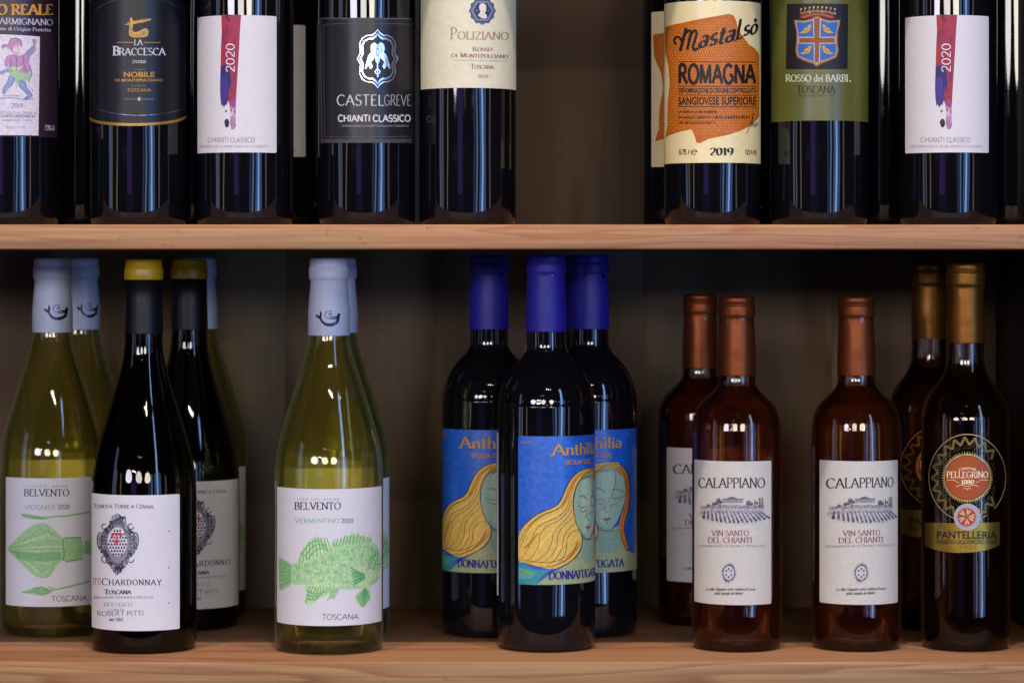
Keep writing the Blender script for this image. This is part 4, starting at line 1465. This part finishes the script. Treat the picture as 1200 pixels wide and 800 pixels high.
for i in range(nz * 2):
    a_, b_ = zz[i], zz[(i + 1) % (nz * 2)]
    if max(a_[0], b_[0]) > 505:
        continue
    nx, ny = b_[1] - a_[1], a_[0] - b_[0]
    d_ = math.hypot(nx, ny)
    for off in (-5.5, 0, 5.5):          # woven look: three dotted rows
        for k_ in range(7):
            f = (k_ + .5) / 7
            x, y = a_[0] + (b_[0] - a_[0]) * f + nx / d_ * off, a_[1] + (b_[1] - a_[1]) * f + ny / d_ * off
            E.poly([(x - 2.6, y - 2.6), (x + 2.6, y - 2.6), (x + 2.6, y + 2.6), (x - 2.6, y + 2.6)], '#6f6038' if off else '#a8904e')
for q in (0.60, 0.68, 0.73):
    for i in range(80):
        a = 360 * i / 80 + q * 50
        x, y = cx + 224 * q * 1.07 * math.cos(R(a)), cy + 254 * q * math.sin(R(a))
        if x < 480 and y < 460 and i % 5:
            E.poly([(x - 2, y - 2), (x + 2, y - 2), (x + 2, y + 2), (x - 2, y + 2)], '#84703e')
E.ring(cx, cy, 134, 134, 6, ECOL, 48)
for i in range(60):                     # sun rays
    a = 6 * i
    c_, s__ = math.cos(R(a)), math.sin(R(a))
    E.poly([(cx + 132 * c_ - 5 * s__, cy + 132 * s__ + 5 * c_), (cx + 132 * c_ + 5 * s__, cy + 132 * s__ - 5 * c_), (cx + 151 * c_, cy + 151 * s__)], '#d8c07a')
E.build(pb)
su = Print(pP, pr_, (1070, 500, 5))
o_lab = sheet('round_label', [su.m(cx + 128 * math.cos(2 * PI * i / 40), cy + 128 * math.sin(2 * PI * i / 40)) for i in range(40)], pr_, paper('burnt_orange_label_paper', '#a4480c', 0.45, 0.4, 0.06), pb)
su.part('lettering')
su.text('CANTINE', 268, 370, 248, 12, 'bold', '#e8d8b0', arc=9)
su.text('PELLEGRINO', 197, 440, 297, 36, 'serif', '#f0e4c4', track=.02)
su.text('1880', 282, 358, 334, 24, 'serifbold', '#f0e4c4')
for sx in (-1, 1):
    su.line([(cx + sx * 118, 312), (cx + sx * 80, 310), (cx + sx * 60, 322), (cx + sx * 48, 326)], 3, '#e8d8b0')
    su.line([(cx + sx * 66, 350), (cx + sx * 40, 340), (cx, 348)], 3, '#e8d8b0')
    su.line([(cx + sx * 22, 362), (cx + sx * 8, 358), (cx, 368)], 3, '#e8d8b0')
su.build(o_lab)
sea = Print(pP, pr_, (1070, 500, 5), base=.00062)
seal = sheet('paper_seal', [sea.m(318 + 79 * math.cos(2 * PI * i / 36), 527 + 79 * math.sin(2 * PI * i / 36)) for i in range(36)], pr_ + .0003, paper('grey_white_seal', '#a9a6b4', 0.5, 0.4, 0.05), pb)
sea.part('sun_emblem')
sea.ell(314, 526, 54, 54, '#b4502c', 28)
for i in range(16):
    a = R(22.5 * i + 5)
    c_, s__ = math.cos(a), math.sin(a)
    sea.poly([(314 + 10 * c_, 526 + 10 * s__), (314 + 34 * c_ - 8 * s__, 526 + 34 * s__ + 8 * c_), (314 + 50 * c_, 526 + 50 * s__), (314 + 34 * c_ + 3 * s__, 526 + 34 * s__ - 3 * c_)], ['#e0b48c', '#cbb7b0', '#8a3a20'][i % 3], lv=2)
sea.rad += 0
sea.build(seal)
p2_ = again(pb, 1089.5, 0.118, R(12), 'gold capped amber bottle with orange sun label, standing behind')
# ================================================================== upper shelf
UZ = Z2T
YU = 0.0
def upper(px, rz, label, Y=YU):
    b, P, r = bottle('upper', px, Y, UZ, rz, label, GU)
    capsule(None, 238, 297, CAP_RED, b, 15.6, 14.4, 0.8, 14)
    return b, P, r

# ---- purple label with a dancing jester in motley
b, P, r = upper(12, 0, 'dark bottle at far left with dusky purple label and small dancing jester picture')
D = Print(P, r, (0, 0, 4.853))
lab, ext = px_label(D, P, r, 'label', P_PURPLE, b, 60, 325, 0, 778, phil=-76)
f0, f1, z0_, z1_ = ext
bpy.data.objects.remove(lab)
lab = sheet('label', rect_outline(r, f0, f1, z0_, z1_ + .012), r, P_PURPLE, b)
D.part('paper_panel', lv=1)
u0 = R(-64) * r
a_, b_ = D.m(226, 210), D.m(218, 772)
D.cur['pr'].append(([[(u0, b_[1]), (b_[0], b_[1]), (a_[0], a_[1]), (u0, a_[1] + .002)]], lin('#d8d2e0'), D.base + .00004))
D.part('lettering', lv=3)
D.text('BARCO REALE', -225, 300, 84, 56, 'serifbold', '#c8923c')
D.text('CARMIGNANO', -36, 300, 136, 34, 'serif', '#b9bbd4', slope=.03)
D.text('Denominazione di Origine Protetta', -160, 286, 168, 20, 'serif', '#b9b4c8', slope=.03)
D.text('2019', 64, 130, 614, 26, 'serif', '#8a86a0')
D.text('IMBOTTIGLIATO ALL ORIGINE DA', -20, 212, 650, 14, 'light', '#8a86a0')
D.text('DI CASTELVECCHIO srl', -16, 196, 668, 13, 'bold', '#6a6680')
D.text('CARMIGNANO - ITALIA', 10, 178, 690, 12, 'light', '#8a86a0')
D.text('PRODUCT OF ITALY', 36, 146, 732, 13, 'light', '#8a86a0')
D.text('13%vol', 254, 308, 742, 26, 'light', '#c9c4d8')
D.text('750 ml', 254, 300, 722, 10, 'light', '#c9c4d8')
D.part('jester_artwork', lv=3)
PK, BL, GR_, YL, SK, DK = '#b88ab4', '#8c9ccc', '#a2c49c', '#c4cc88', '#d6c4c8', '#5a4a70'
D.blob([(48, 250), (60, 225), (90, 218), (118, 232), (125, 262), (112, 262), (104, 248), (108, 300), (82, 315), (62, 290), (40, 268), (18, 272), (14, 262), (34, 252)], PK)
D.ell(90, 286, 18, 26, SK, 14, lv=4)
D.blob([(40, 320), (70, 312), (110, 318), (150, 300), (180, 270), (198, 262), (200, 290), (172, 322), (165, 370), (176, 400), (150, 436), (100, 430), (62, 418), (30, 410), (4, 420), (2, 405), (34, 392), (60, 372), (30, 380), (26, 350)], PK)
D.blob([(60, 400), (110, 408), (150, 420), (172, 405), (178, 430), (160, 450), (138, 470), (120, 462), (95, 480), (78, 450), (56, 440)], GR_, lv=4)
D.blob([(70, 380), (100, 384), (130, 380), (110, 400), (80, 402), (50, 396)], YL, lv=5)
D.blob([(52, 430), (84, 440), (70, 480), (44, 505), (30, 535), (14, 530), (24, 496), (44, 466)], BL, lv=4)
D.blob([(110, 455), (140, 470), (152, 500), (176, 530), (184, 548), (160, 562), (136, 566), (142, 552), (158, 545), (140, 520), (118, 500), (104, 478)], BL, lv=4)
D.blob([(150, 296), (172, 278), (196, 280), (178, 306), (156, 318)], BL, lv=5)
D.blob([(4, 404), (30, 394), (60, 376), (66, 388), (36, 408), (8, 424)], BL, lv=5)
D.blob([(180, 225), (206, 225), (200, 245), (196, 262), (188, 262), (188, 245)], '#a894b8', lv=4)
for pts in ([(48, 250), (60, 225), (90, 218), (118, 232), (125, 262)], [(18, 272), (14, 262), (34, 252)], [(90, 318), (96, 360), (92, 400)], [(60, 330), (58, 370), (66, 410)], [(130, 320), (136, 370), (150, 410)], [(150, 300), (180, 270), (198, 262)], [(52, 430), (44, 466), (24, 496), (14, 530)], [(84, 440), (70, 480), (44, 505)], [(110, 455), (140, 470), (152, 500), (180, 540)], [(104, 478), (118, 500), (140, 520), (158, 545), (140, 560)], [(165, 370), (176, 400), (178, 430), (160, 462)], [(80, 270), (84, 272)], [(98, 270), (102, 273)], [(86, 300), (96, 301)], [(0, 560), (60, 556), (130, 566), (190, 562)], [(20, 545), (70, 542), (110, 548)]):
    D.line(pts, 2.6, DK, lv=6)
for i in range(5):
    D.ell(*[(122, 264), (14, 276), (94, 490), (166, 462), (184, 512)][i], 5, 5, '#c8b46a', 8, lv=6)
D.build(lab)

# ---- midnight blue label with a bent arm holding a sword
b, P, r = upper(162.5, 0, 'dark bottle with midnight blue label edged in gold and arm with sword emblem')
D = Print(P, r, (105, 0, 5.333))
braccesca = b
top_z = P.hit(162, 0)[1] + .010
bot = []
ed = []
for i in range(25):
    a = -84 + 168 * i / 24
    f = (a / 84) ** 2
    yb = (790 - 66 * f) / 5.333
    z = P.hit(162.5, yb)[1]
    ed.append((R(a) * r, z))
tp = [(R(a) * r, top_z - .012 * (a / 84) ** 2) for a in range(84, -85, -12)]
lab = sheet('label', ed + tp, r, P_NAVY, b)
D.part('gold_edge', GOLD)
for i in range(24):
    (ua, za), (ub, zb) = ed[i], ed[i + 1]
    for o_, h_, c_ in ((.0003, .0020, '#a9853c'),):
        D.cur['pr'].append(([[(ua, za + o_), (ub, zb + o_), (ub, zb + o_ + h_), (ua, za + o_ + h_)]], lin(c_), D.base + .00004))
D.part('border_line', SILVER)
fr = []
for i in range(21):
    x = 30 + (592 - 30) * i / 20
    f = ((x - 311) / 281) ** 2
    fr.append((x, 722 - 42 * f))
D.line(fr, 3, '#6f7488', smooth=False)
D.line([(30, 70), (27, 380), (30, 680)], 3, '#6f7488', smooth=False)
D.line([(592, 70), (595, 380), (592, 680)], 3, '#6f7488', smooth=False)
D.line([(30, 70), (90, 30), (160, 2), (230, -14)], 3, '#6f7488')
D.line([(592, 70), (530, 34), (460, 4), (390, -14)], 3, '#6f7488')
D.part('lettering')
W_ = '#c4c8d4'
D.text('LA', 278, 334, 283, 34, 'serif', W_)
D.text('B', 145, 190, 346, 54, 'serifbold', W_)
D.text('RACCESCA', 184, 476, 346, 44, 'serif', W_)
D.text('2018', 266, 352, 396, 18, 'serif', W_)
D.text('VINO', 275, 345, 441, 9, 'light', '#7f8496')
D.text('D.O.C.G.', 262, 352, 541, 10, 'light', '#8f94a6')
D.part('gold_lettering', GOLD)
D.text('NOBILE', 214, 406, 482, 31, 'sansbold', '#a87c3c')
D.text('DI MONTEPULCIANO', 160, 458, 510, 16, 'sansbold', '#a87c3c')
D.text('TOSCANA', 234, 385, 574, 20, 'sans', '#a87c3c')
D.line([(168, 266), (272, 267)], 4, '#a87c3c')
D.line([(340, 267), (442, 268)], 4, '#a87c3c')
D.line([(218, 620), (300, 621)], 2, '#8f94a6')
D.line([(320, 621), (400, 621)], 2, '#8f94a6')
D.ell(310, 620, 9, 14, '#8f94a6', 8)
D.part('sword_arm_emblem', GOLD)
D.blob([(252, 150), (252, 120), (258, 112), (268, 116), (272, 132), (330, 124), (378, 117), (380, 128), (330, 142), (276, 152), (270, 170), (268, 192), (285, 202), (310, 196), (335, 182), (356, 180), (368, 196), (362, 226), (330, 234), (280, 236), (252, 226), (246, 196)], '#a8844c', holes=())
D.line([(222, 156), (250, 150), (290, 146)], 6, '#a8844c')
D.line([(240, 138), (244, 160)], 5, '#a8844c', smooth=False)
D.line([(262, 168), (258, 200), (272, 220), (320, 222), (352, 208)], 3, '#4a3a20', lv=2)
D.line([(330, 196), (340, 206), (330, 216)], 3, '#4a3a20', lv=2)
D.line([(272, 142), (376, 122)], 2, '#6a5228', smooth=False, lv=2)
D.build(lab)

# ---- white label with a red and violet brush stroke
def brush_label(b, P, r, zoom):
    D = Print(P, r, zoom)
    lab, ext = px_label(D, P, r, 'label', P_WHITE, b, 29, 440, 36, 750)
    D.part('brush_stroke', lv=1)
    rr = random.Random(8)
    L_ = [(153, 36), (156, 120), (152, 200), (150, 290), (150, 360), (147, 420), (149, 470), (150, 500), (156, 508), (160, 500), (166, 518), (174, 498), (182, 505), (186, 482)]
    D.poly([(153, 34), (256, 34), (250, 120), (246, 200), (240, 300), (234, 400), (228, 500), (226, 560), (228, 612), (220, 628), (206, 630), (200, 600), (202, 540), (192, 480), (186, 482), (182, 505), (174, 498), (166, 518), (160, 500), (154, 510), (149, 470), (147, 420), (150, 360), (150, 290), (152, 200), (156, 120)], '#9c2a4c')
    D.part('brush_stroke', lv=2)
    D.poly([(154, 34), (186, 34), (178, 90), (172, 150), (170, 230), (168, 296), (150, 296), (152, 200), (156, 120)], '#b02a34')
    D.poly([(150, 300), (196, 300), (206, 380), (190, 440), (186, 482), (178, 498), (166, 516), (160, 500), (154, 508), (149, 470), (147, 420)], '#30286e')
    D.blob([(158, 360), (180, 372), (182, 440), (170, 500), (156, 490), (150, 420)], '#43348c', lv=3)
    D.blob([(174, 36), (204, 36), (202, 62), (184, 64)], '#5a2548', lv=3)
    D.blob([(160, 110), (172, 120), (166, 190), (158, 170)], '#7a2a50', lv=3)
    D.blob([(192, 40), (240, 60), (236, 130), (222, 110), (206, 70)], '#a22a50', lv=3)
    D.poly([(200, 480), (226, 476), (226, 540), (206, 560)], '#8e3f86', lv=3)
    D.blob([(208, 540), (222, 546), (226, 600), (216, 628), (206, 620), (204, 580)], '#a884ac', lv=3)
    D.ell(178, 535, 5, 6, '#2c1c3c', 9, lv=3)
    D.blob([(170, 588), (182, 574), (194, 588), (192, 612), (180, 620), (172, 606)], '#2a2338', lv=3)
    for i in range(60):
        y = rr.uniform(40, 470)
        x = rr.uniform(160, 232)
        D.line([(x, y), (x + rr.uniform(-3, 3), y + rr.uniform(14, 50))], rr.uniform(1.5, 3.5), rr.choice(['#a32c55', '#84204a', '#b03048', '#5a2548'] if y < 290 or x > 205 else ['#3a2e80', '#221c50']), smooth=False, lv=4)
    for i in range(16):
        y = rr.uniform(500, 560)
        x = rr.uniform(204, 224)
        D.line([(x, y), (x, y + rr.uniform(8, 22))], 2.4, '#d8c8dc', smooth=False, lv=4)
    D.part('lettering', lv=6)
    D.text('2020', 332, 184, 221, 42, 'light', '#e8e2ee', vertical=True)
    D.text('CHIANTI CLASSICO', 84, 326, 697, 26, 'thin', '#5a5070')
    D.text('DENOMINAZIONE DI ORIGINE CONTROLLATA E GARANTITA', 44, 396, 724, 12, 'thin', '#6a6080')
    D.build(lab)
    return lab

b, P, r = upper(287, 0, 'dark bottle with white label and red brush stroke, left half of the shelf')
brush_label(b, P, r, (225, 10, 4.445))
ch1 = b
ch2 = again(ch1, 1111, 0.0, R(1), 'dark bottle with white label and red brush stroke, at the right end')
ch2.location.x = at_px(1111, 0.0)
again(ch1, 334, 0.088, R(-15), 'shaded rear bottle seen in the gap left of the grey flower emblem bottle')
again(ch1, 1036, 0.088, R(180), 'black glass bottle behind, in the gap right of the olive green label bottle')
again(ch1, 96, 0.088, R(180), 'dark bottle in the gap between the jester label and midnight blue label')
again(ch1, 226, 0.092, R(175), 'dark bottle back in the gap right of the midnight blue label')
again(ch1, 907, 0.090, R(180), 'dark bottle back in the gap between the orange label and olive label')
again(ch1, 1183, 0.070, R(180), 'dark bottle back at the far right end beside the side board')

# ---- charcoal label with quatrefoil and iris
b, P, r = upper(430, 0, 'dark bottle with charcoal label and silver iris flower emblem')
D = Print(P, r, (370, 15, 5))
lab, ext = px_label(D, P, r, 'label', P_BLACK, b, 24, 572, 34, 762, phir=76)
D.part('border_line')
G1 = '#56545c'
D.line([(24, 36), (200, 36), (400, 36), (560, 38)], 9, '#4c4a52', smooth=False)
D.line([(30, 752), (200, 752), (400, 752), (560, 750)], 22, '#45434b', smooth=False)
D.line([(31, 40), (33, 400), (37, 755)], 8, '#4c4a52', smooth=False)
D.line([(46, 70), (300, 68), (562, 70)], 3, G1, smooth=False)
D.line([(46, 70), (48, 400), (54, 728)], 3, G1, smooth=False)
D.line([(54, 728), (300, 729), (562, 726)], 3, G1, smooth=False)
D.part('lettering')
W_ = '#c8c8d2'
D.text('CASTEL', 124, 400, 544, 62, 'roman', W_)
D.text('GREVE', 400, 556, 544, 62, 'roman', '#9a9aa6')
D.text('CHIANTI CLASSICO', 130, 556, 638, 38, 'bold', '#d2d2da')
D.text('^Denominazione di Origine Controllata e Garantita', 155, 545, 668, 11, 'light', '#b4b4be')
D.part('iris_emblem', SILVER)
cx, cy = 362, 270
def quatre(sx, sy, w, col, lv):
    pts = []
    # pointed at N E S W, round lobes between
    key = [(0, -170), (14, -150), (34, -136), (60, -136), (88, -120), (104, -90), (102, -58), (100, -34), (112, -10), (118, 0)]
    full = []
    for (a, b2) in key:
        full.append((a, b2))
    for (a, b2) in key[::-1][1:]:
        full.append((a, -b2))
    for (a, b2) in key[1:]:
        full.append((-a, -b2))
    for (a, b2) in key[::-1][1:-1]:
        full.append((-a, b2))
    D.line([(cx + a * sx, cy + b2 * sy) for a, b2 in full], w, col, smooth=False, closed=True, lv=lv)
quatre(1.0, 1.0, 6, '#d0d4e2', 1)
quatre(.86, .86, 11, '#aab4d4', 1)
c_ = '#e6eaf6'
D.blob([(362, 190), (378, 176), (398, 186), (404, 215), (394, 240), (378, 262), (372, 290), (362, 300), (352, 290), (346, 262), (332, 240), (322, 215), (328, 186), (348, 176)], '#c4cce4', lv=1)
for sx in (-1, 1):
    X = lambda x: cx + sx * (x - 362)
    D.blob([(X(372), 250), (X(392), 232), (X(414), 250), (X(424), 280), (X(436), 320), (X(430), 330), (X(416), 310), (X(404), 330), (X(392), 316), (X(400), 290), (X(386), 272)], c_, lv=2)
    D.line([(X(366), 196), (X(384), 206), (X(384), 240)], 4, '#5a5e78', lv=3)
    D.line([(X(404), 262), (X(414), 290), (X(418), 318)], 3, '#5a5e78', lv=3)
    D.line([(X(364), 330), (X(376), 346), (X(366), 362)], 5, c_, lv=2)
D.ell(362, 230, 9, 26, '#5a5e78', 10, lv=3)
D.ell(362, 232, 5, 18, c_, 10, lv=4)
D.line([(362, 290), (361, 340), (364, 378)], 7, c_, smooth=False, lv=2)
D.build(lab)

# ---- cream label with hexagonal portrait seal
b, P, r = upper(548, 0, 'dark bottle with tall cream label and blue grey seal, beside the empty gap')
D = Print(P, r, (485, 0, 7.272))
lab0, ext = px_label(D, P, r, 'label', P_CREAM, b, 60, 500, 2, 752, phir=84)
f0, f1, z0_, z1_ = ext
bpy.data.objects.remove(lab0)
lab = sheet('label', rect_outline(r, f0, f1, z0_, z1_ + .03), r, P_CREAM, b)
D.part('portrait_seal', lv=1)
cx, cy = 583, 95
sc12 = []
for i in range(48):
    a = 2 * PI * i / 48
    rr_ = 114 + 7 * math.cos(a * 12)
    sc12.append((cx + rr_ * .95 * math.cos(a), cy + rr_ * 1.0 * math.sin(a)))
D.poly(sc12, '#555f80')
hexa = lambda q, rot=0: [(cx + q * math.cos(R(60 * i + rot)), cy + q * math.sin(R(60 * i + rot))) for i in range(6)]
D.poly(hexa(106), '#39425f', lv=2)
D.poly(hexa(98), '#7c88a6', lv=3)
D.poly(hexa(80), '#4c567a', lv=4)
D.poly(hexa(72), '#2c3350', lv=5)
D.blob([(560, 42), (590, 32), (612, 48), (616, 74), (612, 90), (616, 98), (604, 106), (606, 118), (620, 134), (618, 156), (590, 160), (560, 146), (546, 134), (556, 118), (566, 104), (556, 80)], '#e4dccb', lv=6)
D.ell(536, 95, 13, 13, '#55608a', 10, lv=6)
D.ell(634, 95, 13, 13, '#55608a', 10, lv=6)
D.part('lettering')
D.text('P', 312, 368, 333, 94, 'serif', '#b98a4c', slope=0)
D.text('OLIZIANO', 372, 808, 336, 64, 'serif', '#a88a62', slope=.012)
RD = '#8c2a48'
D.text('^Rosso', 500, 668, 438, 36, 'serif', RD)
D.text('DI', 318, 372, 490, 28, 'serif', RD)
D.text('^Montepulciano', 396, 802, 490, 36, 'serif', RD, slope=.02)
D.text('DENOMINAZIONE DI ORIGINE CONTROLLATA', 342, 790, 520, 13, 'light', '#7a8496', slope=.02)
D.text('^Toscana', 484, 684, 586, 38, 'serif', RD, slope=.02)
D.text('2020', 541, 634, 666, 27, 'serif', RD)
D.build(lab)

# ---- pale yellow label with orange patch
b, P, r = upper(835, 0, 'dark bottle with pale yellow label and large orange patch, in front')
D = Print(P, r, (770, 0, 4.104))
lab0, ext = px_label(D, P, r, 'label', P_YELLOWISH, b, 33, 488, 4, 783, phil=-84, phir=74)
f0, f1, z0_, z1_ = ext
lab = lab0
D.part('orange_patch', lv=1)
ORG = '#bd620c'
D.poly([(38, 134), (120, 112), (200, 94), (280, 80), (345, 68), (368, 76), (380, 100), (388, 140), (410, 175), (440, 215), (470, 236), (490, 262), (492, 400), (490, 560), (455, 600), (400, 630), (330, 652), (250, 668), (206, 690), (190, 686), (178, 645), (165, 622), (120, 632), (42, 662), (50, 600), (52, 500), (62, 400), (56, 320), (40, 240)], ORG)
D.part('orange_patch', lv=2)
rr = random.Random(4)
for j in range(42):
    for i in range(36):
        x = 46 + i * 12.4 + (6.2 if j % 2 else 0)
        y = 84 + j * 14
        # stay inside the patch
        top = 134 - (x - 38) * .215 if x < 345 else 68 + (x - 345) * 1.45
        bot = 655 - (x - 42) * .27 if x < 165 else 668 - (x - 200) * .12 if x < 400 else 625 - (x - 400) * .7
        left = 40 + 20 * math.exp(-((y - 400) / 130) ** 2)
        if top + 14 < y < bot - 14 and left + 8 < x < 484:
            D.poly([(x - .9, y - 3), (x + .9, y - 3), (x + .9, y + 3), (x - .9, y + 3)], '#e8c070')
D.part('lettering', lv=4)
K_ = '#14130f'
D.line([(92, 216), (84, 196), (94, 180), (110, 182), (120, 200)], 10, K_)
D.line([(140, 136), (130, 180), (112, 246)], 14, K_)
D.line([(122, 196), (140, 160), (156, 148), (164, 160), (158, 190), (146, 240)], 13, K_)
D.line([(152, 200), (166, 164), (182, 148), (191, 160), (184, 190), (174, 228), (182, 242), (194, 232)], 13, K_)
D.text('asta', 196, 380, 232, 84, 'brush', K_, slant=.25, slope=-.2)
D.text('l', 378, 408, 188, 96, 'brush', K_, slant=.25)
D.text('s\u00f2', 412, 486, 172, 72, 'brush', K_, slant=.25, slope=-.16)
D.line([(374, 196), (388, 188), (400, 184), (412, 176)], 7, K_)
D.line([(184, 240), (200, 234), (214, 226)], 8, K_)

D.text('ROMAGNA', 104, 476, 402, 90, 'heavy', K_, slope=0)
D.text('DENOMINAZIONE DI ORIGINE CONTROLLATA', 105, 476, 447, 22, 'sansbold', K_)
D.text('SANGIOVESE SUPERIORE', 103, 475, 504, 36, 'sansbold', K_)
for y in (298, 416, 459, 514):
    D.line([(104, y), (290, y + 1), (476, y + 2)], 3, K_, smooth=False)
D.text('LA VIGNA E LA MIA PASSIONE.', 104, 290, 545, 13, 'sansbold', K_)
D.text('DA RAGAZZO DISEGNAVO A MANO LE MAPPE DEI MONTI.', 104, 446, 571, 13, 'sansbold', K_)
D.text('ORA NE RACCOLGO I FRUTTI.', 104, 282, 597, 13, 'sansbold', K_)
D.line([(430, 642), (446, 600), (462, 545), (452, 610), (462, 594), (468, 612), (474, 590), (480, 606), (488, 586)], 2.6, K_)
D.text('0,75', 106, 142, 742, 22, 'bold', K_)
D.text('l', 148, 158, 742, 22, 'script', K_, slant=.3)
D.text('e', 162, 196, 744, 38, 'light', '#b04a28')
D.text('2019', 254, 368, 746, 34, 'didone', K_)
D.text('13,5', 422, 446, 742, 20, 'bold', K_)
D.text('% VOL', 450, 478, 742, 20, 'bold', '#b04a28')
D.build(lab)
again(b, 808, 0.086, R(27), 'dark bottle with the same orange patch label, half hidden behind the front one')

# ---- olive green label with a crowned shield
b, P, r = upper(960, 0, 'dark bottle with olive green label and crowned shield on a black square')
D = Print(P, r, (895, 0, 5.515))
lab0, ext = px_label(D, P, r, 'label', P_GREEN, b, 60, 640, 2, 780, phil=-84, phir=84)
f0, f1, z0_, z1_ = ext
bpy.data.objects.remove(lab0)
lab = sheet('label', rect_outline(r, f0, f1, z0_, z1_ + .02), r, P_GREEN, b)
D.part('shield_emblem', lv=1)
D.poly([(150, 28), (250, 26), (348, 25), (450, 26), (545, 28), (543, 240), (541, 448), (440, 449), (345, 450), (240, 449), (144, 448), (147, 240)], '#0c0b0d')
BR = '#8a4f22'
sh = lambda k, dy=0: [(345 + (x - 345) * k, 260 + (y - 260) * k + dy) for x, y in [(196, 130), (260, 134), (310, 122), (345, 104), (382, 122), (430, 134), (495, 130), (490, 160), (478, 210), (476, 270), (482, 330), (470, 372), (420, 395), (372, 412), (343, 432), (315, 412), (262, 395), (216, 372), (206, 330), (212, 270), (212, 210), (202, 160)]]
D.poly(sh(1.0), '#a3683a', lv=2)
D.poly(sh(.93), '#c9a184', lv=3)
D.poly(sh(.90), '#2464b4', lv=4)
D.poly([(318, 118), (370, 118), (366, 240), (462, 240), (464, 284), (366, 286), (364, 398), (343, 414), (324, 398), (324, 286), (226, 284), (226, 240), (322, 240)], '#b8b0b4', lv=5)
D.poly([(325, 120), (362, 120), (360, 247), (458, 247), (460, 278), (360, 279), (357, 398), (343, 408), (330, 398), (330, 279), (230, 278), (230, 247), (328, 247)], BR, lv=6)
for x, y, sx in ((275, 190, 1), (412, 190, -1), (277, 325, 1), (410, 325, -1)):
    X = lambda a: x + sx * a
    D.blob([(X(-42), y + 24), (X(-20), y + 12), (X(-8), y - 6), (X(10), y - 14), (X(16), y - 28), (X(28), y - 28), (X(36), y - 20), (X(28), y - 14), (X(26), y + 4), (X(12), y + 20), (X(-12), y + 26)], '#c99a34', lv=5)
    D.line([(X(-14), y + 10), (X(4), y + 8), (X(16), y - 6)], 3, '#6a4416', lv=6)
    D.line([(X(2), y + 24), (X(0), y + 36), (X(-10), y + 38)], 3, '#6a4416', lv=6)
    D.line([(X(8), y + 24), (X(10), y + 36)], 3, '#6a4416', lv=6)
D.blob([(248, 122), (345, 106), (444, 122), (446, 102), (345, 84), (244, 102)], '#9a1c1c', lv=3)
D.line([(238, 92), (290, 78), (345, 74), (400, 78), (456, 92)], 13, '#96683e', lv=4)
D.line([(252, 116), (300, 98), (345, 94), (392, 98), (440, 116)], 8, '#96683e', lv=5)
for i in range(9):
    x = 240 + i * 27
    y = 52 + 12 * ((i - 4) / 4) ** 2
    D.line([(x + 4, 84 + 4 * abs(i - 4) / 2), (x - 2, y + 14), (x + 4, y)], 5, '#a57a4c', lv=4)
    D.ell(x + 3, y - 4, 6, 6, '#c9a878', 8, lv=5)
    D.ell(x + 5, 80 + 10 * ((i - 4) / 4) ** 2, 5, 4, ['#b02020', '#5070c0', '#d0c8b0'][i % 3], 7, lv=6)
D.part('lettering')
D.text('ROSSO dei BARBI', 142, 544, 528, 44, 'serif', '#d4d6c4')
D.text('.', 552, 564, 528, 60, 'serif', '#d4d6c4')
D.text('TOSCANA', 214, 466, 602, 46, 'serif', '#20240f')
D.text('INDICAZIONE GEOGRAFICA TIPICA', 216, 460, 626, 13, 'light', '#2c3018')
D.build(lab)
